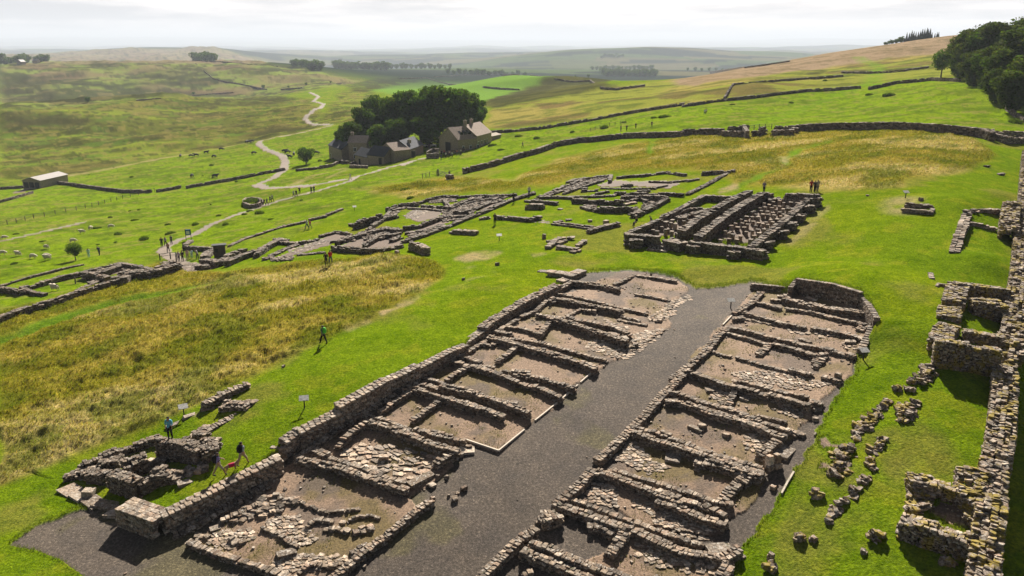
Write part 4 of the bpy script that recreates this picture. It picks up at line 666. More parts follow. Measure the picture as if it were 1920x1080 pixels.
for (s_, k_), wh in zip(lines, where):
    big = k_ in ('thick', 'squat', 'lumpy', 'steep', 'dark')
    sp = s_ + '|%g|%g' % (.5 if big else .32, .95 if big else .5); root = empty('stone_line', centre([sp])); tag(root, k_ + ' mossy line of stones ' + wh, 'stone line', 'broken mossy footings on the right lawn'); heap_line([sp], 'stone_heap', root, MOSSY)
def boulder(t, w, h, label, cat='boulder', mat=None, n=3, grp=None, name='boulder'):
    w *= .5; h *= .62; P = spot(*pxs(t)[0]); S = Stones(); S.add((0, 0, h * .4), (w, w * RNG.uniform(.7, 1), h), RNG.uniform(0, 3), .1)
    for k in range(n - 1): a = RNG.uniform(0, 6.28); S.add((math.cos(a) * w * .45, math.sin(a) * w * .45, h * .22), (w * RNG.uniform(.4, .7), w * .5, h * RNG.uniform(.5, .8)), a, .2)
    if mat is MOSSY:
        S = Stones()
        for k in range(16): a = RNG.uniform(0, 6.28); r = w * .6 * math.sqrt(RNG.uniform()); f = RNG.uniform(.18, .4); S.add((math.cos(a) * r, math.sin(a) * r * .75, h * 1.1 * max(.05, 1 - r / w) * RNG.uniform(.2, 1)), (f, f * .8, f * .6), a, .25)
    o = link(name, S.mesh(name, True, .12), None, mat or STONE); o.location = P; tag(o, label, cat, grp); return o
LAWN = 'loose stones on the right lawn'
for a in [('K 900 180', .9, .5, 'dark stone heap above the gap in the stone lines, right lawn'), ('K 780 245', .8, .45, 'dark stone heap nearest the right-row rooms, upper right lawn'), ('K 890 250', .9, .45, 'split stone heap just below its darker neighbours, right lawn'), ('L 590 740', 1.4, .8, 'big mossy boulder alone in the middle of the lower right lawn'), ('L 40 360', 1.1, .7, 'smooth grey boulder beside the longest stone line'), ('L 470 870', .6, .35, 'small pale stone pair low on the right lawn'),
          ('L 1240 970', 1.1, .55, 'mossy half-buried boulder near the broad wall at the bottom'), ('F 1530 750', .8, .6, 'round pale boulder near the gravel edge, lower right lawn'), ('F 1660 760', .7, .4, 'small split stone right of the round pale boulder'), ('F 1265 1030', 1.0, .9, 'tall knobbly stone group standing in grass at the bottom edge'), ('F 1275 930', .6, .7, 'thin upright stone just above the knobbly group at the bottom edge')]:
    boulder(*a, mat=MOSSY if a[1] > .7 else STONE, grp=LAWN)
SB = 'loose stones round the gravel street'
for a in [('h 690 595', .85, .4, 'squared stone lying on the gravel street, right of three others'), ('h 640 655', .85, .4, 'squared stone lying on the gravel street, nearest of the group'), ('h 650 620', .5, .25, 'flat stone between two squared stones on the gravel street'), ('h 605 632', .35, .25, 'smallest stone of the group on the gravel street'), ('h 595 530', .5, .35, 'stone under the flagged room, at the mossy gravel edge'), ('h 515 655', .6, .45, 'rounded stone at the corner of the nearest left room'), ('h 545 520', .5, .25, 'low stone at the street corner of the flagged room'), ('h 510 575', 1.0, .3, 'long stone lying at the street corner of the flagged room'), ('h 675 405', .6, .4, 'stone at the foot of the timber edged room'),
          ('B 850 355', .9, .5, 'pinkish block lying in the drain under the stepped wall'), ('A 430 385', .9, .5, 'squared block against the terrace wall near its end'), ('A 750 235', 1.0, .3, 'flat block in the drain beside the low kerb strip'), ('A 500 390', .6, .3, 'small mossy block beside the squared block at the terrace wall'), ('D 210 550', .8, .2, 'flat reddish slab bridging the narrow upper drain'), ('I 1540 335', .9, .7, 'dark upright block at the lawn edge of the right-row rooms'), ('I 1330 705', .7, .2, 'pale flat stone on dark gravel at the end of a right-row room'), ('F 1290 295', .8, .35, 'flat stone on gravel below the pair of column bases'), ('I 320 770', 1.1, .35, 'long stone lying on the wide pinkish earth floor')]:
    boulder(a[0], a[1], a[2], a[3], 'stone', n=1 if a[1] > .5 else 2, grp=SB, name='loose_stone')
LF = 'stones on the central lawn'
for a in [('Z 932 497', .9, .55, 'squared dark stone on the central lawn beside a worn path'), ('Z 869 525', .6, .45, 'small dark stone on the lawn by the long worn path'), ('Z 745 478', 1.1, 1.0, 'grey stone altar block at the edge of the tall grass'), ('Z 1020 447', .9, 1.0, 'pale pointed stone beside the small tumbled ruin'), ('c 1710 940', 1.6, .5, 'dark stone in a hollow on the upper right lawn'), ('c 1790 985', 1.8, .5, 'dark stone at the end of a low bank, upper right lawn'), ('M 160 165', .8, .3, 'small dark stone near the worn patch behind the granary'), ('M 760 215', 1.0, .6, 'round stone on top of the small sunken bath ruin'), ('d 1595 985', .5, .3, 'small dark stone on the lawn below the long grass, by the walker in green')]:
    boulder(*a, cat='stone', n=1, grp=LF, name='lawn_stone')
for k, (t_, lab) in enumerate([('F 1255 110', 'left of two pale column bases standing at a right-row room end'), ('F 1320 95', 'right of two pale column bases standing at a right-row room end')]):
    P = spot(*pxs(t_)[0]); S = Stones(); S.add((0, 0, .55), (.62, .55, 1.15), .5, .02); S.add((0, 0, 1.16), (.5, .45, .14), .5, .02); S.add((.05, -.25, .2), (.75, .5, .45), .5, .02)
    o = link('column_base', S.mesh('column_base', True, .05, 1.7), None, DRESSED); o.location = P; o.scale = (.72, .72, .72); tag(o, lab, 'column base', 'pale column bases')
o = boulder('D 1300 690', .75, .75, 'round column stone standing at the end of a tall broken wall', 'column base', DRESSED, 1, 'pale column bases', 'column_base')
# ruins at the upper right
ruin('bath_ruin', 'small sunken stone tank with two parallel walls, upper right lawn', 'ruin', None, ['M 600 240 700 250 890 262|.6|.5', 'M 560 302 700 315 860 330|.5|.4', 'M 870 340 900 300|.4|.5'], pal=.8, ch=.2)
ruin('footing', 'long low T-shaped footing of stones towards the broad wall, upper right lawn', 'ruin', None,
     ['M 900 292 1050 315 1230 350|.25|.5', 'M 1300 315 1265 400 1235 500 1190 600 1140 780|.5|.95', 'M 1270 318 1400 310 1600 312 1750 318|.8|.6', 'M 1290 455 1400 465 1480 490 1600 520|.4|.6', 'M 1140 780 1220 800 1340 835|.3|.5'], ch=.2)
st = empty('turf_steps', spot(*pxs('J 1085 100')[0])); tag(st, 'little flight of pale stone steps set in the bank beyond the turret', 'steps')
for k, q in enumerate(('J 1060 70 1100 72', 'J 1060 88 1100 90', 'J 1058 106 1100 108', 'J 1065 126 1105 128')): slab(q + '|.2|.5', 'stone_slab', st)
ruin('fort_west_wall', 'long dark west wall of the fort, level and unbroken, right of the west gate', 'wall', None, ['c 640 702 760 694 900 690 1200 685 1450 698 1680 720 1745 742|1.7|1.1'], mat=DARKW, pal=.75, ch=.28, ln=.6, ruin=.05)
ruin('corner_tower', 'square corner tower ruin where the west wall meets the right edge', 'tower ruin', None, ['c 1740 742 1820 768 1925 765|1.3|.8', 'c 1745 735 1830 735 1925 742|1.3|.8', 'c 1700 722 1760 728|1.3|.8'], pal=.9, ch=.28, ln=.6)
ruin('west_gate', 'ruined west gate with two square guardrooms and a pair of stub piers between', 'gate ruin', None,
     ['c 228 735 335 738|1.4|.9', 'c 262 712 365 700|1.9|.9', 'c 345 705 365 735|1.7|.9', 'c 400 735 430 735|1.2|1.3', 'c 437 715 462 712|1.9|1.2', 'c 505 732 560 730 622 728|1.4|.9', 'c 520 708 640 705|1.6|.9', 'c 625 715 640 720|1.4|.9'], pal=.8, ch=.28, ln=.6)
ruin('fort_west_wall', 'long west wall of the fort curving down left from the west gate to the meadow corner', 'wall', None,
     ['c 225 722 110 722 0 727|1.6|1.1', 'b 1920 737 1780 742 1600 747 1400 770 1330 772|1.4|1.2', 'b 1330 775 1200 797|1.4|1.6', 'b 1200 800 1100 835 1000 860 850 905 690 945|1.4|.8'], mat=DARKW, pal=.75, ch=.28, ln=.6, ruin=.2)
# ------------------------------------------------------------------ drystone field walls
FW = [('long drystone wall climbing the hillside from behind the farm to a gap in the turf', ['b 840 735 960 725 1100 713 1400 665 1650 618 1925 577', 'c 0 585 110 570 230 553 450 530 700 500 1000 482'], 1.4), ('drystone wall from the gap in the turf to the wood at right', ['c 1050 488 1200 455 1400 435 1560 440'], 1.5), ('thin upper drystone wall with a sharp corner on the straw-coloured hillside', ['c 235 545 262 500 285 468 500 450 700 435 900 420'], 1.2), ('broken old wall high on the hillside left of the wood', ['c 900 402 1100 402 1250 390 1375 372'], 1.2),
      ('dark wall along the ridge line of the moor', ['c 150 402 350 375 480 358 600 340'], 1.4), ('drystone wall curving from the pale-roofed barn along the pasture', ['a 330 1020 420 1030 500 1042 600 1055 700 1066 845 1066'], 1.4), ('drystone wall between the barn pasture and the farm track', ['a 880 1065 950 1055 1010 1043', 'a 1048 1045 1150 1025 1300 1000 1450 970 1600 942'], 1.3), ('short dark wall at the left edge beside the barn track', ['a -10 1052 80 1047 165 1040'], 1.3), ('dark wall corner at the left edge of the lower pasture', ['d -10 48 60 30 180 -5'], 1.2),
      ('far wall across the hollow beyond the farm trees to the bright field', ['b 320 440 480 435 540 455 600 470 800 485 1000 500'], 1.6), ('far wall along the top of the bright field', ['b 520 430 700 420 900 415 1000 418'], 1.6), ('far wall skirting the grassy hummock down to the moor', ['b 1060 418 1200 440 1300 455 1400 450 1460 488 1550 495 1700 475'], 1.6), ('far wall slanting down the left-hand hill to a lone bush', ['a 1240 452 1320 465 1400 480 1500 500'], 1.6), ('far wall along the crest beside three bushes left of the farm trees', ['a 1580 500 1700 490 1920 465'], 1.5), ('far wall down the dark shoulder of the left-hand hill', ['a 1100 355 1150 400 1200 440 1240 452'], 1.6), ('wall beside the wood at the right edge above the fort corner', ['c 1825 595 1870 630 1925 665'], 1.2), ('farmyard wall in front of the lone round tree', ['a 1670 950 1780 940 1880 920'], 1.0), ('dark wall on the far ridge below a clump of trees', ['a 1080 340 1250 345 1400 360 1560 372'], 1.6), ('low turf-topped wall beyond the left crest', ['a 1080 535 1200 525 1310 518', 'a 770 560 830 555 900 550'], 1.2)]
for lab, segs, h in FW:
    ruin('field_wall', lab, 'field wall', 'drystone field walls', [s + '|%g|.7' % h for s in segs], mat=DARKW, pal=.62, ruin=.3, sink=.5, T=GZ, hs=.75, **({'ch': .6, 'ln': 2.0} if dist_of(unproj(pxs(segs[0]), h)) > 380 else {'ch': .33, 'ln': .7}))
KR = ruin('kiln_ring', 'round stone ring with weeds growing on top beside the path', 'stone ring', None, ['d 1372 42 1376 60 1410 70 1450 66 1475 50 1460 34 1420 28 1385 32 1372 42|.8|.7'], mat=DARKW, ch=.24, ln=.45, pal=.8)
# ------------------------------------------------------------------ trees
def leaf_mat(name, c, tr=.35):
    t = NT(name); k = t.mix(1, t.attr(), c, 'MULTIPLY'); t.color(k); t.b.inputs['Specular IOR Level'].default_value = .05
    d = t.n('ShaderNodeBsdfTranslucent'); t.l(t.mix(1, k, (1.3, 1.35, .5), 'MULTIPLY'), d.inputs['Color']); m = t.n('ShaderNodeMixShader'); m.inputs[0].default_value = tr
    t.l(t.b.outputs[0], m.inputs[1]); t.l(d.outputs[0], m.inputs[2]); t.l(m.outputs[0], t.t.nodes['Material Output'].inputs['Surface']); return t.m
LEAF = leaf_mat('broad_leaf', (.052, .1, .012)); LEAF2 = leaf_mat('light_leaf', (.05, .08, .011)); NEEDLE = leaf_mat('needle_leaf', (.02, .035, .014), .1); RUSH = leaf_mat('rush_leaf', (.075, .115, .012), .3)
BARK = simple('bark', (.09, .07, .055), .95, .3, 4)
def crown(n, blobs, size, seed, flat=.6):
    """leaf clumps spread on and in a set of ellipsoid boughs: (cx, cy, cz, rx, ry, rz)"""
    g = np.random.default_rng(seed); B = np.array(blobs); vol = (B[:, 3] * B[:, 4] * B[:, 5]) ** .67; bi = g.choice(len(B), n, p=vol / vol.sum())
    d = g.normal(size=(n, 3)); d /= np.linalg.norm(d, axis=1)[:, None]; rad = g.uniform(0, 1, n) ** .22 * (1 + g.normal(0, .07, n)); lump = 1 + .16 * np.sin(d[:, 0] * 7 + bi) * np.sin(d[:, 1] * 6 + bi * 2) * np.cos(d[:, 2] * 5)
    c = B[bi, :3] + d * B[bi, 3:] * (rad * lump)[:, None]; nrm = d + g.normal(0, flat, (n, 3)); nrm /= np.linalg.norm(nrm, axis=1)[:, None]
    u = np.cross(nrm, g.normal(size=(n, 3))); u /= np.linalg.norm(u, axis=1)[:, None]; v = np.cross(nrm, u); s = size * g.uniform(.5, 1.4, n)[:, None]
    V = np.stack([c - u * s * .5, c - v * s * .32 + nrm * s * .1, c + u * s * .5, c + v * s * .32 + nrm * s * .1], 1).reshape(-1, 3)
    hue = g.uniform(.6, 1.45, n)[:, None] * np.array([1, 1, 1]) * (1 + g.normal(0, .1, (n, 3))) * (.8 + .4 * g.uniform(0, 1, len(B))[bi])[:, None]; warm = g.uniform(0, 1, len(B))[bi][:, None]; hue = hue * (1 + warm * np.array([.25, .05, 0]))
    return npmesh('crown', V, np.arange(4 * n), np.full(n, 4), np.repeat(hue, 4, 0))
def trunk_mesh(h, r, limbs, seed):
    g = random.Random(seed); b = MB(); lean = g.uniform(-.4, .4); pts = [(0, 0, -.4), (lean * .2, 0, h * .3), (lean * .5, lean * .3, h * .65), (lean, lean * .5, h)]; b.tube(pts, [r * 1.35, r, r * .75, r * .35], 8)
    for k in range(limbs):
        a = k * 2.4 + g.uniform(-.4, .4); z0 = h * g.uniform(.35, .75); L = h * g.uniform(.3, .5); p = (lean * z0 / h, 0, z0); b.tube([p, (p[0] + math.cos(a) * L * .5, math.sin(a) * L * .5, z0 + L * .45), (p[0] + math.cos(a) * L, math.sin(a) * L, z0 + L * .8)], [r * .45, r * .28, r * .1], 6)
    return b.mesh('trunk', True)
def broad_kind(seed, H=16, Wd=6, n=7000, size=.75, low=.22, mat=None):
    g = random.Random(seed); bl = [(0, 0, H * .62, Wd * .62, Wd * .62, H * .3)]
    for k in range(15):
        a = k * 2.39996; zz = low + (.9 - low) * ((k + .5) / 15); rr = Wd * .62 * math.sin(math.pi * min(1, max(.12, (1 - zz) * 1.15 + .1))) ** .6 * g.uniform(.75, 1.1); q = Wd * g.uniform(.28, .42); bl.append((math.cos(a) * rr, math.sin(a) * rr, H * zz, q, q, q * g.uniform(.65, .95)))
    return dict(crown=crown(n, bl, size, seed), trunk=trunk_mesh(H * .6, H * .022, 6, seed), mat=mat or LEAF, H=H)
def conifer_kind(seed, H=14, n=1500):
    g = random.Random(seed); bl = [(0, 0, H * (.08 + .88 * k / 9), (1 - k / 9.6) * H * .17 + .15, (1 - k / 9.6) * H * .17 + .15, H * .07) for k in range(10)]
    return dict(crown=crown(n, bl, .8, seed, .9), trunk=trunk_mesh(H * .7, H * .014, 0, seed), mat=NEEDLE, H=H)
K_BIG = [broad_kind(s) for s in (3, 5, 8, 13)]; K_NEAR = [broad_kind(s, 17, 7, 11000, .7, .1, LEAF2) for s in (21, 22, 23)]; K_SM = [broad_kind(s, 7, 3.6, 2200, .5, .2) for s in (31, 32)]; K_CON = [conifer_kind(s) for s in (41, 42)]; K_FAR = [broad_kind(s, 12, 6.5, 700, 1.7, .15) for s in (51, 52)]
K_PINE = [broad_kind(61, 11, 4.6, 2600, .6, .42)]
SEEN = {}
def tree(kind, P, H, label, cat='tree', group=None, name='tree', wide=1.0):
    t = empty(name, P, RNG.uniform(0, 6.28)); s = H / kind['H']; t.scale = (s * wide, s * wide, s); k_ = id(kind['crown'])
    for part, m in (('trunk', BARK), ('crown', kind['mat'])):
        me = kind[part]
        if not me.materials: me.materials.append(m)
        o = bpy.data.objects.new(part, me); col.objects.link(o); o.parent = t
    tag(t, label, cat, group); return t
def at(p, q, Y=None, dz=0):
    """place on the ground seen at a pixel, or (Y given) that far out along its sight line's column"""
    if Y is None: return spot(p, q)
    u, a, b = ray(p, q); t_ = Y / a; return Vector((u * t_, Y, float(gz(u * t_, Y)) + dz))
FT = 'trees of the dark clump behind the farm'
for i, (p, Y, H, wd, lab) in enumerate([(643, 285, 10, .9, 'thin pale-leaved tree at the left end of the farm clump, by the stone house'), (662, 280, 13, 1.0, 'leftmost broad dark tree of the farm clump'), (690, 292, 17, 1.0, 'dark tree third from the left in the farm clump'), (712, 300, 20, .85, 'tall tree with a gap of light in its crown, left half of the farm clump'), (737, 290, 19, .8, 'narrow dark tree in the middle of the farm clump'), (762, 296, 21, .85, 'tall tree left of the highest crown in the farm clump'),
        (790, 285, 23, 1.0, 'highest and broadest dark tree of the farm clump'), (822, 282, 24, 1.05, 'great round-topped tree right of the highest in the farm clump'), (850, 286, 22, 1.0, 'large dark tree behind the long barn roof'), (876, 292, 19, .95, 'dark tree behind the pair of chimneys'), (893, 300, 15, .9, 'rightmost rounded tree of the farm clump'), (748, 270, 12, 1.1, 'low dark tree in front of the farm clump behind the slate roofs'), (715, 268, 11, 1.2, 'low bushy tree just right of the stone house'), (805, 268, 13, 1.2, 'low dark tree filling the gap before the parked car')]):
    tree(K_BIG[i % 4], at(p, 280, Y), H * (.84 if p > 775 else .97), lab, group=FT, wide=wd * (1.12 if p > 775 else 1.05))
tree(K_SM[0], spot(574, 308), 6.2, 'lone round dark tree standing in front of the farm beside the track', wide=1.15)
RW = 'trees of the wood at the right edge'
for i, (p, Y, H, wd, lab) in enumerate([(1790, 292, 18, .95, 'tree next inside the thin pine at the left edge of the right-hand wood'), (1808, 270, 21, 1.0, 'tall tree at the upper left edge of the right-hand wood'), (1832, 262, 25, 1.0, 'highest tree top of the right-hand wood'), (1862, 255, 25, 1.1, 'broad high tree right of the wood’s highest top'), (1895, 248, 24, 1.1, 'high tree at the top right corner of the wood'), (1822, 245, 15, 1.0, 'lower tree at the front left of the right-hand wood'), (1850, 228, 17, 1.0, 'mid-height leafy tree at the front of the right-hand wood'), (1880, 212, 18, 1.0, 'big rounded tree bulging out at the front of the wood'), (1912, 215, 23, 1.1, 'tall sunlit tree cut by the right edge of the picture'), (1868, 205, 11, 1.1, 'low tree at the foot of the wood on its left side'), (1902, 188, 13, 1.0, 'nearest low tree of the wood, above the fort corner'), (1935, 195, 17, 1.1, 'dark tree cut by the right edge, lower half of the wood'), (1850, 280, 20, 1.0, 'tree deep inside the middle of the right-hand wood')]):
    tree(K_NEAR[i % 3], at(p, 180, Y), H * .74, lab.replace('’', ''), group=RW, wide=wd * 1.3)
tree(K_PINE[0], at(1764, 145, 285), 10.5, 'thin dark pine with a bare trunk standing alone at the edge of the wood', wide=1.0)
CN = 'conifers on the moor skyline'
for i in range(26):
    p = 1661 + i * 3.95 + RNG.uniform(-1, 1); u, a, b = ray(p, 70); Y = 690 + RNG.uniform(-15, 15)
    H = 6 + (5.5 if 1700 < p < 1745 else 0) + RNG.uniform(-1, 2) - (2 if p < 1680 else 0); x = u * Y / a; P = Vector((x, Y, float(gz(x, Y))))
    tree(K_CON[i % 2] if p > 1692 else K_FAR[i % 2], P, H * .62, 'blue-hazed conifer in the row along the moor skyline' if p > 1692 else 'rounded hazy tree at the low left end of the skyline conifers', group=CN if p > 1692 else 'rounded trees beside the skyline conifers', wide=1.1)
BU = [(165, 192, 4.5, 'dark round bush alone on the left slope crest'), (363, 178, 4, 'small round bush on the left slope beside a faint wall'), (494, 166, 5, 'lone tree where a far wall ends below the left hill'), (541, 165, 3, 'leftmost of three bushes along the crest wall'), (574, 160, 3.5, 'middle of three bushes along the crest wall'), (620, 156, 3, 'rightmost of three bushes along the crest wall')]
for p, q, H, lab in BU: tree(K_SM[1], spot(p, q), H, lab, wide=1.2, name='bush', cat='bush', group='lone bushes on the left hills')
far_groups = [('clump on the left hill brow', [(366, 116), (376, 117), (386, 117), (396, 117), (371, 115), (381, 116), (402, 118)], 1480, 15), ('trees by the roofs at the far left', [(3, 121), (10, 121), (20, 121), (34, 119), (43, 119), (50, 120), (72, 118), (80, 118), (87, 118)], 1400, 17), ('trees on the far spur right of the left hill', [(552, 124), (557, 124), (566, 124), (574, 125), (580, 127), (587, 129), (595, 130), (599, 131)], 1320, 14), ('wood beyond the farm trees at left', [(632 + 5.5 * k, 147 + (k % 3)) for k in range(18)], 1900, 19), ('trees along the valley behind the bright field', [(840 + 11 * k, 139 - (k % 2)) for k in range(14)], 1750, 12), ('wood in the valley beyond the hummock', [(1132 + 5 * k, 151 + (k % 2)) for k in range(20)], 1900, 16), ('trees on the slope above the far valley', [(1110 + 8 * k, 124 + (k % 3)) for k in range(15)], 2600, 14), ('tree belt across the far valley', [(690 + 9 * k, 136 - k // 6) for k in range(18)], 2300, 15), ('dark copse on the far hill', [(1128 + 3 * k, 105) for k in range(14)], 3600, 13), ('hazy hedge trees on the far slope', [(1290 + 13 * k, 132 - k) for k in range(10)], 2400, 10), ('bushes before the far valley', [(1000 + 26 * k, 139) for k in range(5)], 1500, 8)]
for gname, pts, Y, H in far_groups:
    for i, (p, q) in enumerate(pts):
        t_ = tree(K_FAR[i % 2], at(p + RNG.uniform(-1, 1), q, Y + RNG.uniform(-40, 40)), H * RNG.uniform(.75, 1.15), 'small hazy tree, one of the ' + gname, group=gname, wide=RNG.uniform(.95, 1.3), name='far_tree')
# rushes and thorn in the pastures
def tuft_mesh(n, rad, h, seed):
    g = np.random.default_rng(seed); a = g.uniform(0, 6.28, n); r = rad * np.sqrt(g.uniform(0, 1, n)); x = r * np.cos(a); y = r * np.sin(a) * .7; hh = h * g.uniform(.5, 1.1, n) * (1 - .5 * (r / rad) ** 2); w = .1; b = g.uniform(0, 6.28, n); lx = g.normal(0, .25, n) * hh; ly = g.normal(0, .25, n) * hh
    V = np.stack([np.stack([x - w * np.cos(b), y - w * np.sin(b), np.full(n, -.15)], 1), np.stack([x + w * np.cos(b), y + w * np.sin(b), np.full(n, -.15)], 1), np.stack([x + lx, y + ly, hh], 1)], 1).reshape(-1, 3)
    return npmesh('rush_clump', V, np.arange(3 * n), np.full(n, 3), np.repeat(g.uniform(.5, 1.5, (n, 1)) * np.ones((1, 3)), 3, 0))
TM = [tuft_mesh(420, 1.6, .9, 71), tuft_mesh(420, 1.4, .75, 72)]
for m in TM: m.materials.append(RUSH)
for i, (t_, s_) in enumerate([('d 810 268', 1.6), ('d 665 240', 1.5), ('d 1460 122', 1.7), ('d 1375 128', 1.1), ('d 1405 108', .8), ('d 1230 135', 1), ('d 1100 185', 1.3), ('d 945 185', 1), ('d 760 160', .9), ('d 730 108', .7), ('d 780 102', .7), ('d 1185 72', .6), ('d 1695 48', .6), ('d 550 298', .6), ('d 650 285', .6), ('d 545 205', 1.2), ('d 240 280', .7), ('d 90 238', .8), ('d 80 405', .8), ('d 960 235', 1.3), ('d 1270 185', 1.1), ('d 1525 155', .7), ('d 620 145', 1), ('c 770 515', 2.4), ('c 1160 540', 2.6), ('c 1050 535', 1.8), ('c 610 580', 1.3), ('c 280 590', 1.2), ('c 800 455', 1.6), ('c 1870 690', 2.6), ('b 1820 660', 2.0), ('b 1760 665', 1.6), ('b 1480 720', 2.2), ('b 1300 745', 1.6), ('b 900 845', 1.2), ('b 1000 770', 2), ('b 850 820', 1.6), ('b 1100 780', 2), ('b 360 1070', 1.2), ('b 1590 690', 1.4), ('a 740 998', 1.3), ('a 1190 932', 1.8), ('a 1205 998', .9), ('a 1140 990', .7), ('a 1330 1022', .9), ('a 640 942', .6), ('a 1610 855', 1.2), ('a 1800 905', 1.4), ('a 1880 895', 1.2), ('e 390 35', 1.2), ('a 500 985', .6)]):
    o = link('rush_clump', TM[i % 2]); o.location = spot(*pxs(t_)[0]); s_ *= .48; o.scale = (s_ * RNG.uniform(.9, 1.5), s_, s_ * 1.25); o.rotation_euler.z = RNG.uniform(0, 6); tag(o, 'dark green rush clump growing in the pasture grass', 'rush clump', 'rush clumps in the pastures')
thorn = tree(K_PINE[0], spot(142, 488), 3.0, 'small flat-topped thorn tree in the sheep pasture beside two walkers', wide=1.25, name='thorn_tree')
o = link('weeds', TM[0], KR); o.location = (0, 0, .65); o.scale = (1.15, 1.5, .9)
# ------------------------------------------------------------------ tall grass of the unmown banks
def tall_grass():
    idx = np.argwhere((MEADM[:-1, :-1] > .35) & (REG[:-1, :-1] == 0)); ii, jj = idx[:, 0], idx[:, 1]; cell = (RR[ii + 1] - RR[ii]) * RR[ii] * (AZ[jj + 1] - AZ[jj]); dist = RR[ii]
    dens = 42 * np.clip(60 / dist, 0, 1) ** 1.2; cnt = RNG.poisson(cell * dens); k = np.repeat(np.arange(len(ii)), cnt); n = len(k); print('TALL GRASS', n)
    a = AZ[jj[k]] + (AZ[jj[k] + 1] - AZ[jj[k]]) * RNG.uniform(0, 1, n); r = RR[ii[k]] + (RR[ii[k] + 1] - RR[ii[k]]) * RNG.uniform(0, 1, n); x, y = r * np.sin(a), r * np.cos(a); z = gz(x, y); big = np.clip(dist[k] / 60, 1, 3)
    w = .034 * big * RNG.uniform(.6, 1.3, n); h = RNG.uniform(.14, .38, n) * np.clip(MEADM[ii[k], jj[k]] * 1.6 - .5, .25, 1) * (.5 + .8 * fbm(x, y, 2.2, 3, 63)); b = RNG.uniform(0, 6.28, n); lean = (RNG.normal(0, .45, (2, n)) + np.array([[.5], [-.25]])) * h
    V = np.stack([np.stack([x - w * np.cos(b), y - w * np.sin(b), z - .05], 1), np.stack([x + w * np.cos(b), y + w * np.sin(b), z - .05], 1), np.stack([x + lean[0], y + lean[1], z + h], 1)], 1).reshape(-1, 3)
    c = COLR[ii[k], jj[k]] * RNG.uniform(.75, 1.35, (n, 1)) * (1 + RNG.normal(0, .08, (n, 3))); o = link('tall_grass', npmesh('tall_grass', V, np.arange(3 * n), np.full(n, 3), np.repeat(c, 3, 0)), None, leaf_mat('dry_grass', (1.0, 1.05, 1.1), .25)); o['kind'] = 'stuff'
tall_grass()
def blades(name, mask, dens, h0, h1, tint=1.0, cols=None):
    ii, jj = np.argwhere(mask[:-1, :-1]).T; cell = (RR[ii + 1] - RR[ii]) * RR[ii] * (AZ[jj + 1] - AZ[jj]); k = np.repeat(np.arange(len(ii)), RNG.poisson(cell * dens)); n = len(k)
    a = AZ[jj[k]] + (AZ[jj[k] + 1] - AZ[jj[k]]) * RNG.uniform(0, 1, n); r = RR[ii[k]] + (RR[ii[k] + 1] - RR[ii[k]]) * RNG.uniform(0, 1, n); x, y = r * np.sin(a), r * np.cos(a); z = gz(x, y); w = RNG.uniform(.012, .03, n); h = RNG.uniform(h0, h1, n); b = RNG.uniform(0, 6.28, n); lean = RNG.normal(0, .5, (2, n)) * h
    V = np.stack([np.stack([x - w * np.cos(b), y - w * np.sin(b), z - .03], 1), np.stack([x + w * np.cos(b), y + w * np.sin(b), z - .03], 1), np.stack([x + lean[0], y + lean[1], z + h], 1)], 1).reshape(-1, 3)
    c = (COLR[ii[k], jj[k]] if cols is None else np.array(cols)[None]) * RNG.uniform(.6, 1.4, (n, 1)) * tint; print(name, n); o = link(name, npmesh(name, V, np.arange(3 * n), np.full(n, 3), np.repeat(c, 3, 0)), None, MATS['dry_grass']); o['kind'] = 'stuff'
bare = np.isin(REG, (1, 2)).astype(float); eb = blur(bare, 5); inz = (RAD < 95) & (GY > 20)
blades('edge_grass', inz & (eb > .04) & (eb < .7) & ((REG == 0) | (fbm(GX, GY, .7, 3, 101) > .55)), 150, .08, .22, 1.0, (.15, .19, .02))
blades('floor_weeds', inz & (REG == 2) & (fbm(GX, GY, 1.6, 4, 102) > .6), 60, .04, .12, 1.0, (.13, .13, .02))
def grit():
    m = np.argwhere(inz[:-1, :-1] & np.isin(REG[:-1, :-1], (1, 2))); cell = (RR[m[:, 0] + 1] - RR[m[:, 0]]) * RR[m[:, 0]] * (AZ[m[:, 1] + 1] - AZ[m[:, 1]]); d = np.where(REG[m[:, 0], m[:, 1]] == 2, 1.1, .04) * np.clip((fbm(GX[m[:, 0], m[:, 1]], GY[m[:, 0], m[:, 1]], 2.5, 3, 103) - .4) * 8, .1, 3)
    k = np.nonzero(RNG.poisson(cell * d))[0]; S = Stones()
    for i, j in m[k]: f = RNG.uniform(.06, .2) * RNG.uniform(.6, 1.2); S.add((GX[i, j], GY[i, j], GZ[i, j] + f * .15), (f, f * .8, f * .5), RNG.uniform(0, 3.14), .2)
    print('grit', len(k)); o = link('scattered_stones', S.mesh('scattered_stones', False, .12, 1.15), None, STONE); o['kind'] = 'stuff'
grit()
